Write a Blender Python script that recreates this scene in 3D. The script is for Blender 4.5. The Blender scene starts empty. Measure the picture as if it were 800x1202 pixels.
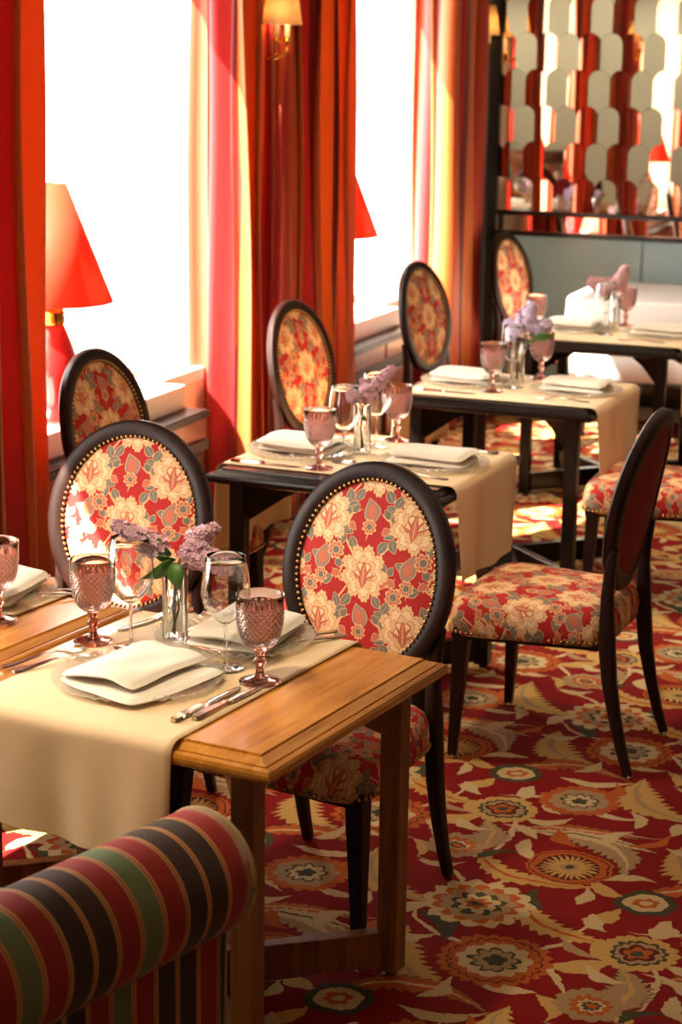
import bpy, math, random
from mathutils import Vector, Matrix
random.seed(7)
PI = math.pi
scene = bpy.context.scene
COL = scene.collection

# ------------------------------------------------------------------ camera
cam_data = bpy.data.cameras.new('camera'); cam = bpy.data.objects.new('camera', cam_data); COL.objects.link(cam)
_r, _d, _f = Vector((.9389, .3439, .0141)), Vector((.0915, -.21, -.9734)), Vector((-.3318, .9152, -.2287))
cam.matrix_world = Matrix(((_r.x, -_d.x, -_f.x, 0), (_r.y, -_d.y, -_f.y, 0), (_r.z, -_d.z, -_f.z, 1.95), (0, 0, 0, 1)))
cam_data.sensor_fit = 'HORIZONTAL'; cam_data.sensor_width = 24.0; cam_data.lens = 2300 * 24 / 800
cam_data.clip_start = .05; cam_data.clip_end = 100
cam_data.dof.use_dof = True; cam_data.dof.focus_distance = 4.35; cam_data.dof.aperture_fstop = 5.0
scene.camera = cam
# ------------------------------------------------------------------ world, sun, exposure
world = bpy.data.worlds.new('daylight'); scene.world = world; world.use_nodes = True
bg = world.node_tree.nodes['Background']
bg.inputs[0].default_value = (1.0, .94, .84, 1); bg.inputs[1].default_value = 6.5
sun_d = bpy.data.lights.new('sun', 'SUN'); sun = bpy.data.objects.new('sun', sun_d); COL.objects.link(sun)
SUN_DIR = Vector((.60, .78, -.90)).normalized()
sun.rotation_euler = SUN_DIR.to_track_quat('-Z', 'Y').to_euler()
sun_d.energy = 30; sun_d.angle = math.radians(.6); sun_d.color = (1, .90, .74)
scene.view_settings.view_transform = 'Standard'; scene.view_settings.look = 'None'
scene.view_settings.gamma = 1; scene.view_settings.use_curve_mapping = False
scene.view_settings.exposure = 0.95
scene.cycles.use_denoising = True
scene.cycles.max_bounces = 10; scene.cycles.diffuse_bounces = 5; scene.cycles.glossy_bounces = 5
scene.cycles.transparent_max_bounces = 24; scene.cycles.transmission_bounces = 8
scene.cycles.sample_clamp_indirect = 6

# ------------------------------------------------------------------ node expression helper
class X:
    """scalar expression living in a node tree"""
    def __init__(s, g, v): s.g, s.v = g, v
    def _m(s, op, *o, clamp=False):
        n = s.g.nt.nodes.new('ShaderNodeMath'); n.operation = op; n.use_clamp = clamp
        for i, a in enumerate((s,) + o):
            a = a.v if isinstance(a, X) else a
            if isinstance(a, (int, float)): n.inputs[i].default_value = float(a)
            else: s.g.nt.links.new(a, n.inputs[i])
        return X(s.g, n.outputs[0])
    def __add__(s, o): return s._m('ADD', o)
    def __radd__(s, o): return s._m('ADD', o)
    def __sub__(s, o): return s._m('SUBTRACT', o)
    def __rsub__(s, o): return X(s.g, float(o))._m('SUBTRACT', s)
    def __mul__(s, o): return s._m('MULTIPLY', o)
    def __rmul__(s, o): return s._m('MULTIPLY', o)
    def __truediv__(s, o): return s._m('DIVIDE', o)
    def __neg__(s): return s._m('MULTIPLY', -1)
    def abs(s): return s._m('ABSOLUTE')
    def sin(s): return s._m('SINE')
    def cos(s): return s._m('COSINE')
    def sqrt(s): return s._m('SQRT')
    def lt(s, o): return s._m('LESS_THAN', o)
    def gt(s, o): return s._m('GREATER_THAN', o)
    def max(s, o): return s._m('MAXIMUM', o)
    def min(s, o): return s._m('MINIMUM', o)
    def wrap(s, hi, lo): return s._m('WRAP', hi, lo)
    def rnd(s): return s._m('ROUND')
    def floor(s): return s._m('FLOOR')
    def frac(s): return s._m('FRACT')
    def atan2(s, o): return s._m('ARCTAN2', o)
    def pow(s, o): return s._m('POWER', o)

class G:
    """material builder"""
    def __init__(s, name):
        s.mat = bpy.data.materials.new(name); s.mat.use_nodes = True; s.nt = s.mat.node_tree
        s.bsdf = s.nt.nodes['Principled BSDF']; s.out = s.nt.nodes['Material Output']
    def new(s, t, **k):
        n = s.nt.nodes.new(t)
        for a, b in k.items(): setattr(n, a, b)
        return n
    def link(s, a, b): s.nt.links.new(a.v if isinstance(a, X) else a, b)
    def coords(s, kind='Object'):
        n = s.new('ShaderNodeTexCoord'); return n.outputs[kind]
    def sep(s, vec):
        n = s.new('ShaderNodeSeparateXYZ'); s.link(vec, n.inputs[0]); return [X(s, o) for o in n.outputs]
    def comb(s, x, y, z=0):
        n = s.new('ShaderNodeCombineXYZ')
        for i, a in enumerate((x, y, z)):
            if isinstance(a, X): s.link(a, n.inputs[i])
            else: n.inputs[i].default_value = a
        return n.outputs[0]
    def mapping(s, vec, scale=(1, 1, 1), rot=(0, 0, 0), loc=(0, 0, 0)):
        n = s.new('ShaderNodeMapping'); s.link(vec, n.inputs[0])
        n.inputs[1].default_value = loc; n.inputs[2].default_value = rot; n.inputs[3].default_value = scale
        return n.outputs[0]
    def noise(s, vec, scale, detail=3, rough=.5, dist=0):
        n = s.new('ShaderNodeTexNoise'); s.link(vec, n.inputs['Vector'])
        n.inputs['Scale'].default_value = scale; n.inputs['Detail'].default_value = detail
        n.inputs['Roughness'].default_value = rough; n.inputs['Distortion'].default_value = dist
        return X(s, n.outputs[0])
    def mix(s, f, a, b):
        n = s.new('ShaderNodeMix', data_type='RGBA')
        for sock, val in ((n.inputs[0], f), (n.inputs[6], a), (n.inputs[7], b)):
            if isinstance(val, X): s.link(val, sock)
            elif isinstance(val, (int, float)): sock.default_value = val
            elif isinstance(val, tuple): sock.default_value = (*val[:3], 1)
            else: s.link(val, sock)
        return n.outputs[2]
    def ramp(s, f, stops, interp='LINEAR'):
        n = s.new('ShaderNodeValToRGB'); s.link(f, n.inputs[0]); cr = n.color_ramp; cr.interpolation = interp
        while len(cr.elements) < len(stops): cr.elements.new(.5)
        for e, (p, c) in zip(cr.elements, stops): e.position = p; e.color = (*c[:3], 1)
        return n.outputs[0]
    def bump(s, h, strength=.3, dist=.002):
        n = s.new('ShaderNodeBump'); n.inputs['Strength'].default_value = strength; n.inputs['Distance'].default_value = dist
        s.link(h, n.inputs['Height']); s.link(n.outputs[0], s.bsdf.inputs['Normal'])
    def base(s, c):
        if isinstance(c, tuple): s.bsdf.inputs['Base Color'].default_value = (*c[:3], 1)
        else: s.link(c, s.bsdf.inputs['Base Color'])
        return s
    def set(s, **k):
        for a, b in k.items():
            key = a.replace('_', ' ')
            s.bsdf.inputs[key].default_value = b
        return s

def srgb(r, g, b):
    f = lambda c: ((c / 255 + .055) / 1.055) ** 2.4 if c > 10 else c / 255 / 12.92
    return (f(r), f(g), f(b))

def plain(name, col, rough=.5, metal=0, var=.12, scale=30, coat=0):
    g = G(name); n = g.noise(g.coords(), scale, 3)
    c2 = tuple(max(0, c * (1 - var)) for c in col)
    g.base(g.mix(n, col, c2)); g.set(Roughness=rough, Metallic=metal)
    if coat: g.bsdf.inputs['Coat Weight'].default_value = coat; g.bsdf.inputs['Coat Roughness'].default_value = .12
    return g.mat

# ------------------------------------------------------------------ pattern motifs
class Pattern:
    def __init__(s, g, x, y, W, H, drop=0.0, base=(0, 0, 0), bk=1.0):
        s.bk = bk
        s.g, s.x, s.y, s.W, s.H, s.drop, s.col = g, x, y, W, H, drop, base
    def local(s, cx, cy, ang=0):
        dx = s.x - cx; dy = s.y - cy
        if s.drop:
            k = (dx / s.W).rnd(); dx = dx - k * s.W; dy = (dy + k * s.drop).wrap(s.H / 2, -s.H / 2)
        else:
            dx = dx.wrap(s.W / 2, -s.W / 2); dy = dy.wrap(s.H / 2, -s.H / 2)
        if ang:
            c, sn = math.cos(ang), math.sin(ang)
            return dx * c + dy * sn, dy * c - dx * sn
        return dx, dy
    def put(s, mask, col): s.col = s.g.mix(mask, s.col, col)
    def flower(s, cx, cy, R, petals, depth, layers, ang=0, sx=1.0):
        """layers: (relative radius, colour, own petals or None, own depth)"""
        dx, dy = s.local(cx, cy, ang)
        if sx != 1: dx = dx / sx
        r = (dx * dx + dy * dy).sqrt() / R
        th = dy.atan2(dx)
        lobes = {}
        for (rel, c, n, dp) in layers:
            n = petals if n is None else n; dp = depth if dp is None else dp
            if isinstance(n, tuple):
                for q in n:
                    if q not in lobes: lobes[q] = (th * (q / 2)).sin().abs()
                s.put((r - lobes[n[0]] * (dp * rel) - lobes[n[1]] * (.08 * rel)).lt(rel * (.92 - dp)), c); continue
            if dp == 0: s.put(r.lt(rel), c); continue
            if n not in lobes: lobes[n] = (th * (n / 2)).sin().abs()
            s.put((r - lobes[n] * (dp * rel)).lt(rel * (1 - dp)), c)
    def leaf_group(s):
        """shared node group: curved, optionally serrated leaf; outputs body, rib and outline masks"""
        if getattr(s, 'lg', None): return s.lg
        nt = bpy.data.node_groups.new('leaf_motif', 'ShaderNodeTree')
        for n in ('x', 'y', 'cx', 'cy', 'cos', 'sin', 'L', 'w', 'bend', 'saw', 'sawn', 'edge'): nt.interface.new_socket(n, in_out='INPUT', socket_type='NodeSocketFloat')
        for n in ('body', 'rib', 'outline'): nt.interface.new_socket(n, in_out='OUTPUT', socket_type='NodeSocketFloat')
        gi = nt.nodes.new('NodeGroupInput'); go = nt.nodes.new('NodeGroupOutput')
        class H: pass
        h = H(); h.nt = nt; x, y, cx, cy, c, sn, L, w, bend, saw, sawn, edge = [X(h, o) for o in gi.outputs][:12]
        dx = x - cx; dy = y - cy
        if s.drop:
            k = (dx / s.W).rnd(); dx = dx - k * s.W; dy = (dy + k * s.drop).wrap(s.H / 2, -s.H / 2)
        else:
            dx = dx.wrap(s.W / 2, -s.W / 2); dy = dy.wrap(s.H / 2, -s.H / 2)
        u = dx * c + dy * sn; v = dy * c - dx * sn
        t = u / L; yy = v - (t * t - .08) * (bend * s.bk); q = .25 - t * t; a = yy.abs()
        hw = q * (w * 4) * (1.15 - t * .7)
        hw = hw * (1 - saw + (t * sawn + (a / w) * .35).frac() * saw) * q.gt(0)
        for o, e in zip(go.inputs, (a.lt(hw), a.lt(hw * .16), (a - hw).lt(edge) * q.gt(-.012))): nt.links.new(e.v, o)
        s.lg = nt; return nt
    def leaf(s, cx, cy, ang, L, w, bend, col, rib=None, saw=0, sawn=12, edge=None):
        n = s.g.nt.nodes.new('ShaderNodeGroup'); n.node_tree = s.leaf_group()
        s.g.link(s.x, n.inputs[0]); s.g.link(s.y, n.inputs[1])
        for i, v in enumerate((cx, cy, math.cos(ang), math.sin(ang), L, w, bend, saw, sawn, edge[0] if edge else 0)): n.inputs[2 + i].default_value = v
        o = [X(s.g, k) for k in n.outputs]
        if edge: s.put(o[2], edge[1])
        s.put(o[0], col)
        if rib: s.put(o[1], rib)

def fabric_material():
    g = G('floral_jacquard'); uv = g.coords('UV')
    wob = g.noise(uv, 30, 2); sx, sy, _ = g.sep(uv)
    x = sx + (wob - .5) * .006; y = sy + (wob - .5) * .006
    RED = srgb(176, 36, 32); CR = srgb(226, 186, 134); PK = srgb(200, 112, 82); GR = srgb(118, 114, 100); DR = srgb(120, 26, 26); PL = srgb(236, 206, 160)
    p = Pattern(g, x, y, .235, .25, 0, RED)
    # vines
    for (cx, cy, a, L, b) in ((.05, .06, .9, .16, .05), (.17, .06, 2.2, .16, -.05), (.06, .19, 2.3, .16, .05), (.18, .19, .8, .16, -.05), (.1175, .0, 1.57, .1, .03), (0, .125, 1.57, .1, -.03)):
        p.leaf(cx, cy, a, L, .0022, b, CR)
    # leaves, grey with a cream outline
    lv = [(.062, .030, .5), (.050, .052, 1.9), (.078, .058, 1.0), (.172, .030, 2.6), (.186, .052, 1.1), (.158, .062, 2.2),
          (.060, .222, -.5), (.048, .198, -1.9), (.080, .192, -1.0), (.176, .222, -2.6), (.188, .198, -1.2), (.160, .190, -2.2),
          (.018, .098, .4), (.217, .152, 2.8)]
    for (cx, cy, a) in lv:
        p.leaf(cx, cy, a, .036, .0092, .004, GR, rib=srgb(150, 140, 120), edge=(.0016, CR))
    for (cx, cy, sg) in ((.062, .002, 1), (.173, -.002, -1), (.055, .127, 1), (.180, .123, -1)):
        for (ox, oy, a, L, b) in ((.0, .0, 1.2, .06, .012), (.012, .012, .5, .045, -.01), (-.010, -.014, 2.4, .045, .01)):
            p.leaf(cx + sg * ox, cy + oy, a if sg > 0 else PI - a, L, .0020, b, CR)
        for (ox, oy, a) in ((.012, .022, .9), (-.010, .016, 2.1), (.010, -.020, -.7), (-.014, -.012, 3.6)):
            p.leaf(cx + sg * ox, cy + oy, a if sg > 0 else PI - a, .026, .0072, .003, GR if oy > 0 else PK, edge=(.0014, CR))
    # paisleys
    for (cx, cy, a) in ((.0, .150, 1.3), (.1175, .022, 1.9)):
        p.leaf(cx, cy, a, .062, .017, .012, srgb(150, 128, 112), edge=(.0016, CR))
        p.leaf(cx, cy, a, .044, .0105, .009, PK)
    # small daisies with grey eyes
    for (cx, cy) in ((.1175, .235), (.0, .105), (.035, .17), (.205, .08)):
        p.flower(cx, cy, .024 if cx in (.035, .205) else .020, 8, .3, ((1.0, CR, None, None), (.82, PK, None, None), (.46, CR, 8, 0), (.38, GR, 8, 0)))
    # large carnations
    for (cx, cy, s) in ((0, 0, 1), (.1175, .125, 1)):
        p.flower(cx, cy, .071, 9, .20, ((1.0, CR, (9, 36), .22), (.84, PK, (9, 36), .24), (.81, PL, (9, 36), .24), (.62, PK, (7, 28), .26), (.59, CR, (7, 28), .26), (.42, RED, (5, 20), .3), (.385, PL, (5, 20), .3)), ang=.3, sx=.9)
        for k in range(5):
            an = PI / 2 + (k - 2) * .55
            p.leaf(cx + .021 * math.cos(an), cy - .02 + .026 * math.sin(an), an, .040, .0028, .0, PK)
        p.leaf(cx, cy - .004, PI / 2, .062, .0075, .0, PK, rib=CR, edge=(.0013, RED))
    # thread speckle
    sp = g.noise(uv, 900, 1); col = g.mix(sp.gt(.62) * .35, p.col, DR)
    g.base(col); g.set(Roughness=.75); g.bsdf.inputs['Specular IOR Level'].default_value = .3
    g.bump(g.noise(uv, 700, 2), .35, .0006)
    return g.mat

def carpet_material():
    g = G('woven_carpet'); P = g.coords('Object')
    wob = g.noise(P, 14, 3, .65); wb2 = g.noise(P, 11, 3, .65); a, b, _ = g.sep(P)
    x = a + (wob - .5) * .042; y = b + (wb2 - .5) * .042
    RED = srgb(132, 14, 14); CR = srgb(206, 182, 132); OR = srgb(184, 92, 36); GN = srgb(62, 70, 46); GD = srgb(200, 162, 92); DK = srgb(84, 30, 22); TAN = srgb(170, 140, 100)
    p = Pattern(g, x, y, .511, 1.432, .716, RED, 3.2)
    # stems
    for (cx, cy, an, L, bd) in ((-1.20, 4.60, 1.7, .34, .06), (-1.02, 4.66, .25, .44, -.04), (-1.08, 4.30, .75, .36, -.1), (-.92, 4.02, 1.1, .34, .05), (-1.18, 3.98, -.5, .3, .08), (-1.25, 4.28, 2.4, .3, .05), (-1.15, 4.90, .6, .3, .06), (-.9, 3.86, 2.2, .26, .03)):
        p.leaf(cx, cy, an, L, .0065, bd, CR)
    # large feather leaves
    for (cx, cy, an, L, w, bd, c, r) in ((-.885, 4.93, -.9, .36, .062, .12, GD, TAN), (-.93, 4.56, -.75, .32, .050, -.12, TAN, CR), (-1.10, 4.36, -.4, .42, .036, .14, GD, OR), (-.95, 4.10, -.55, .36, .040, .08, GD, OR),
                                         (-1.20, 3.80, -.9, .34, .06, .1, GD, TAN), (-1.02, 4.67, .12, .30, .026, -.02, OR, CR), (-.98, 4.63, -.05, .34, .024, -.05, CR, GN), (-1.16, 5.10, .15, .36, .036, -.12, OR, CR), (-1.24, 4.55, 1.6, .22, .045, .05, TAN, GD)):
        p.leaf(cx, cy, an, L, w, bd, c, rib=r, saw=.36, sawn=13, edge=(.0035, GN) if c is TAN or c is OR else None)
    # little leaves
    for (cx, cy, an, L, w, bd, c) in ((-1.12, 4.70, .3, .15, .018, .05, CR), (-1.05, 4.60, -.9, .12, .02, .03, OR), (-.93, 4.66, 1.1, .13, .02, -.03, CR), (-1.22, 4.88, 1.5, .11, .024, 0, CR), (-1.06, 5.02, .2, .2, .018, .05, CR), (-1.36, 4.90, .9, .12, .022, .03, GD),
                                       (-1.12, 4.50, -1.2, .14, .018, .03, CR), (-1.28, 4.07, .9, .14, .02, -.04, CR), (-.86, 4.14, -.9, .1, .018, .02, CR), (-.84, 3.92, .6, .16, .026, .03, GD), (-.98, 3.76, -.3, .16, .02, .04, CR), (-1.20, 4.01, 2.3, .17, .022, .05, GN), (-.88, 4.33, -.6, .12, .02, .03, GD),
                                       (-1.3, 4.6, -.4, .12, .018, .03, CR), (-1.03, 4.22, 1.9, .12, .018, -.03, GN), (-1.17, 4.24, .4, .1, .016, .02, CR), (-.97, 4.8, -.2, .16, .014, .04, CR)):
        p.leaf(cx, cy, an, L, w, bd, c)
    for (cx, cy, an, L, w, bd, c) in ((-1.16, 4.62, 2.6, .13, .014, .03, CR), (-.90, 4.80, 1.9, .12, .016, .03, CR), (-1.33, 4.72, 2.0, .12, .014, -.03, GD), (-1.13, 4.80, -1.1, .11, .016, .03, CR), (-.84, 4.42, .3, .13, .016, -.03, CR), (-.83, 4.66, .9, .14, .015, .03, OR),
                                       (-1.24, 3.92, .3, .13, .015, .04, CR), (-1.10, 3.70, 1.2, .12, .016, .03, CR), (-.86, 3.70, -1.2, .12, .016, -.03, GD), (-1.30, 4.34, .2, .12, .014, .03, CR), (-1.0, 4.98, 1.4, .12, .016, .04, OR), (-.92, 4.28, 1.6, .1, .014, .02, CR),
                                       (-1.19, 4.45, .7, .12, .014, -.03, GN), (-.87, 3.99, -.5, .13, .014, .03, TAN)):
        p.leaf(cx, cy, an, L, w, bd, c)
    # green-ringed rosette
    p.flower(-1.287, 5.009, .075, 18, .10, ((1, GN, None, None), (.68, CR, 6, 0), (.42, OR, 6, .25), (.2, CR, 6, 0)))
    # cream ring flower with a dark heart
    p.flower(-1.249, 4.739, .094, 18, .09, ((1, GD, None, None), (.72, GN, 14, .15), (.60, TAN, 14, .12), (.48, DK, 5, .3), (.34, OR, 5, .4), (.14, GN, 5, 0)))
    # scalloped orange flower
    p.flower(-1.074, 4.875, .108, 20, .12, ((1, OR, None, None), (.74, TAN, 10, .12), (.50, GN, 9, .3), (.42, CR, 9, .3), (.22, GN, 5, .4)))
    # sun wheel
    p.flower(-.995, 4.433, .108, 24, .04, ((1, OR, None, None), (.90, DK, 6, 0), (.86, OR, 6, 0), (.70, DK, 6, 0), (.68, GD, 24, .55), (.2, TAN, 6, 0), (.1, GN, 6, 0)))
    # palmette
    p.flower(-1.147, 4.147, .135, 15, .16, ((1, CR, None, None), (.80, OR, 13, .2), (.66, TAN, 11, .15), (.50, GN, 9, .3), (.40, CR, 7, .35), (.24, OR, 7, .4), (.1, GN, 5, 0)))
    # small pale flower
    p.flower(-1.295, 4.461, .078, 12, .12, ((1, TAN, None, None), (.66, OR, 12, .3), (.42, CR, 8, .3), (.3, GN, 8, .3), (.15, OR, 8, 0)))
    # large rust flower
    p.flower(-1.028, 3.873, .130, 22, .12, ((1, OR, None, None), (.84, DK, 22, .1), (.80, OR, 22, .1), (.66, CR, 11, .14), (.46, GN, 9, .3), (.38, TAN, 9, .3), (.2, GN, 5, .35)))
    fz = g.noise(P, 320, 2); col = g.mix(fz * .35, p.col, DK)
    g.base(col); g.set(Roughness=.95); g.bsdf.inputs['Specular IOR Level'].default_value = .15
    g.bump(g.noise(P, 260, 2), .5, .003)
    return g.mat

def wood_material(name, c1, c2, c3, rough, axis=0, coat=.3, sc=1.0, spec=.5):
    g = G(name); P = g.coords('Object')
    s = [1.6, 1.6, 1.6]; s[axis] = .12
    v = g.mapping(P, scale=tuple(k * 10 * sc for k in s))
    n = g.noise(v, 2.2, 6, .62, .6); f = g.noise(v, 14, 3, .6)
    col = g.ramp(n * .8 + f * .2, ((.28, c1), (.5, c2), (.72, c3)))
    g.base(col); g.set(Roughness=rough); g.bsdf.inputs['Specular IOR Level'].default_value = spec
    g.bsdf.inputs['Coat Weight'].default_value = coat; g.bsdf.inputs['Coat Roughness'].default_value = .15
    g.bump(f, .08, .001)
    return g.mat

def curtain_material():
    g = G('striped_silk'); uv = g.coords('UV'); u, v, _ = g.sep(uv)
    OR, RD, DR, CO, AM = srgb(216, 104, 34), srgb(180, 34, 34), srgb(118, 20, 22), srgb(214, 82, 50), srgb(214, 118, 42)
    t = (u / 1.25).frac()
    st = [(0, OR), (.17, RD), (.27, DR), (.32, OR), (.44, AM), (.58, DR), (.62, CO), (.74, RD), (.82, OR), (.92, DR), (.96, OR)]
    col = g.ramp(t, st, 'CONSTANT')
    n = g.noise(g.mapping(uv, scale=(140, 6, 1)), 3, 3)
    col = g.mix(n * .3, col, DR)
    d = g.new('ShaderNodeBsdfPrincipled'); d.inputs['Roughness'].default_value = .42; d.inputs['Sheen Weight'].default_value = .3
    g.link(col, d.inputs['Base Color'])
    tr = g.new('ShaderNodeBsdfTranslucent'); g.link(col, tr.inputs[0])
    mx = g.new('ShaderNodeMixShader'); mx.inputs[0].default_value = .36
    g.link(d.outputs[0], mx.inputs[1]); g.link(tr.outputs[0], mx.inputs[2]); g.link(mx.outputs[0], g.out.inputs[0])
    return g.mat

def cloth_material(name, col, trans=.15, weave=520):
    g = G(name); P = g.coords('Object')
    n = g.noise(P, 9, 3); w = g.noise(P, weave, 2)
    c = g.mix(n * .35, col, tuple(k * .88 for k in col))
    g.base(c); g.set(Roughness=.75); g.bsdf.inputs['Sheen Weight'].default_value = .2
    g.bump(w * .5 + n, .22, .0012)
    if trans:
        tr = g.new('ShaderNodeBsdfTranslucent'); g.link(c, tr.inputs[0])
        mx = g.new('ShaderNodeMixShader'); mx.inputs[0].default_value = trans
        g.link(g.bsdf.outputs[0], mx.inputs[1]); g.link(tr.outputs[0], mx.inputs[2]); g.link(mx.outputs[0], g.out.inputs[0])
    return g.mat

def glass_material(name, tint, gloss=.10, rough=.02, body=None, bodyf=0.0, ior=1.45):
    """thin-walled glass: tinted transmission with a fresnel reflection"""
    g = G(name); n = g.noise(g.coords(), 40, 2)
    tp = g.new('ShaderNodeBsdfTransparent'); g.link(g.mix(n * .3, tint, tuple(min(1, c * .93) for c in tint)), tp.inputs[0])
    gl = g.new('ShaderNodeBsdfGlossy'); gl.inputs['Roughness'].default_value = rough; gl.inputs[0].default_value = (1, 1, 1, 1)
    lw = g.new('ShaderNodeLayerWeight'); lw.inputs[0].default_value = .5
    f0 = ((ior - 1) / (ior + 1)) ** 2 + gloss * .5
    mx = g.new('ShaderNodeMixShader'); g.link((X(g, lw.outputs['Facing']).pow(5) * (1 - f0) + f0)._m('MINIMUM', .9), mx.inputs[0])
    src = tp.outputs[0]
    if body:
        df = g.new('ShaderNodeBsdfTranslucent'); df.inputs[0].default_value = (*body, 1)
        m2 = g.new('ShaderNodeMixShader'); m2.inputs[0].default_value = bodyf
        g.link(src, m2.inputs[1]); g.link(df.outputs[0], m2.inputs[2]); src = m2.outputs[0]
    g.link(src, mx.inputs[1]); g.link(gl.outputs[0], mx.inputs[2]); g.link(mx.outputs[0], g.out.inputs[0])
    return g.mat

def stripe_material():
    g = G('striped_velvet'); uv = g.coords('UV'); u, v, _ = g.sep(uv)
    RD, BR, GN, TN = srgb(142, 26, 16), srgb(54, 36, 24), srgb(96, 112, 74), srgb(186, 130, 78)
    seq = [GN, RD, BR, BR, RD]
    st = []; n = len(seq)
    for i, c in enumerate(seq):
        st += [(i / n, c), ((i + .80) / n, TN)]
    t = (u / .275).frac()
    col = g.ramp(t, st, 'CONSTANT')
    ln = ((u / .055).frac() - .9).abs().lt(.03)
    col = g.mix(ln, col, srgb(140, 84, 52))
    g.base(col); g.set(Roughness=.85); g.bsdf.inputs['Sheen Weight'].default_value = .12; g.bsdf.inputs['Sheen Roughness'].default_value = .4
    g.bump(g.noise(uv, 400, 2), .2, .0008)
    return g.mat

def mirror_material(name, col):
    g = G(name); n = g.noise(g.coords(), 3, 2)
    g.base(g.mix(n * .2, col, tuple(c * .95 for c in col))); g.set(Metallic=1, Roughness=.015)
    return g.mat

M = {}
M['fabric'] = fabric_material()
M['carpet'] = carpet_material()
M['oak'] = wood_material('honey_oak', srgb(138, 80, 18), srgb(190, 124, 38), srgb(214, 154, 62), .26, 1, .6)
M['oakleg'] = wood_material('oak_leg', srgb(92, 50, 18), srgb(128, 76, 30), srgb(156, 98, 44), .45, 2, .1)
M['ebony'] = wood_material('black_lacquer', srgb(10, 7, 6), srgb(16, 11, 9), srgb(26, 18, 14), .24, 0, .0, spec=.3)
M['walnut'] = wood_material('dark_walnut', srgb(22, 9, 6), srgb(36, 16, 11), srgb(52, 25, 17), .42, 2, .0, spec=.22)
M['mahogany'] = wood_material('mahogany', srgb(96, 40, 18), srgb(136, 62, 26), srgb(160, 82, 36), .35, 1, .4)
M['silk'] = curtain_material()
M['linen'] = cloth_material('cream_linen', srgb(238, 210, 166), .12)
M['napkin'] = cloth_material('white_napkin', srgb(236, 228, 212), .06, 700)
M['white_cloth'] = cloth_material('white_tablecloth', srgb(240, 236, 230), .08)
def solid_glass(name, c, rough=.02):
    g = G(name); n = g.noise(g.coords(), 30, 2)
    g.base(g.mix(n * .3, c, tuple(k * .92 for k in c))); g.set(Roughness=rough, IOR=1.5)
    g.bsdf.inputs['Transmission Weight'].default_value = 1.0
    return g.mat
M['clear'] = solid_glass('clear_glass', (.97, .98, .97), .0)
M['plate_glass'] = glass_material('pressed_glass', (.92, .93, .92), .36, .025, (1, .99, .96), .26)
M['mauve'] = solid_glass('mauve_glass', srgb(214, 184, 178))
M['mauve_thick'] = solid_glass('mauve_glass_thick', srgb(200, 140, 122))
M['water'] = glass_material('vase_water', (.94, .95, .92), .02)
M['window_glass'] = glass_material('window_glass', (.98, .98, .98), .0, ior=1.25)
M['steel'] = plain('cutlery_steel', srgb(206, 198, 184), .16, 1, .05)
M['brass'] = plain('antique_brass', srgb(186, 150, 96), .26, 1, .15)
M['gold'] = plain('polished_gold', srgb(214, 160, 62), .22, 1, .1)
M['velvet_red'] = plain('red_velvet_panel', srgb(128, 14, 18), .85, 0, .2, 60)
M['stripe'] = stripe_material()
M['piping'] = plain('beige_piping', srgb(176, 146, 104), .7, 0, .2)
M['white_paint'] = plain('white_paint', srgb(242, 238, 230), .45, 0, .04, 6)
M['ceiling'] = plain('ceiling_paint', srgb(200, 188, 166), .8, 0, .05, 4)
M['wall_grey'] = plain('grey_green_wall', srgb(196, 198, 184), .7, 0, .06, 3)
M['wall_warm'] = plain('warm_brown_wall', srgb(140, 108, 84), .7, 0, .1, 3)
M['wall_cream'] = plain('cream_wall', srgb(226, 206, 170), .75, 0, .06, 3)
M['teal'] = plain('teal_gloss_panel', srgb(158, 192, 196), .32, 0, .05, 3, .25)
M['black'] = plain('black_trim', srgb(20, 17, 15), .35, 0, .25, 20, .2)
M['grille'] = plain('black_grille', srgb(24, 22, 21), .4, .3, .2)
M['mirror'] = mirror_material('mirror', (.92, .90, .86))
M['lampred'] = plain('red_ceramic', srgb(190, 34, 34), .18, 0, .1, 6, .6)
def shade_material(name, col, tr):
    g = G(name); n = g.noise(g.coords(), 120, 2)
    c = g.mix(n * .25, col, tuple(k * .85 for k in col)); g.base(c); g.set(Roughness=.6)
    t = g.new('ShaderNodeBsdfTranslucent'); g.link(c, t.inputs[0])
    mx = g.new('ShaderNodeMixShader'); mx.inputs[0].default_value = tr
    g.link(g.bsdf.outputs[0], mx.inputs[1]); g.link(t.outputs[0], mx.inputs[2]); g.link(mx.outputs[0], g.out.inputs[0])
    return g.mat
M['shade_red'] = shade_material('red_lampshade', srgb(226, 88, 58), .5)
M['shade_cream'] = shade_material('cream_lampshade', srgb(246, 222, 176), .5)
def bulb_material():
    g = G('glowing_bulb'); n = g.noise(g.coords(), 5, 1)
    e = g.new('ShaderNodeEmission'); g.link(g.mix(n * .2, (1, .62, .28), (1, .7, .36)), e.inputs[0]); e.inputs[1].default_value = 60
    g.link(e.outputs[0], g.out.inputs[0]); return g.mat
M['bulb'] = bulb_material()
M['candle'] = plain('candle_sleeve', srgb(240, 228, 200), .5, 0, .05)
M['lilac'] = plain('lilac_petals', srgb(240, 196, 212), .7, 0, .45, 160)
M['lilac_pink'] = plain('pink_lilac_petals', srgb(236, 190, 196), .7, 0, .35, 140)
M['lilac_blue'] = plain('blue_lilac_petals', srgb(226, 208, 238), .7, 0, .35, 140)
M['leaf'] = plain('lilac_leaf', srgb(70, 120, 40), .45, 0, .3, 40)
M['stem'] = plain('lilac_stem', srgb(92, 84, 48), .6, 0, .3, 60)
M['chrome'] = plain('leg_glide', srgb(200, 200, 200), .2, 1, .05)
M['cable'] = plain('lamp_cable', srgb(190, 180, 150), .5, 0, .1)

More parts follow.
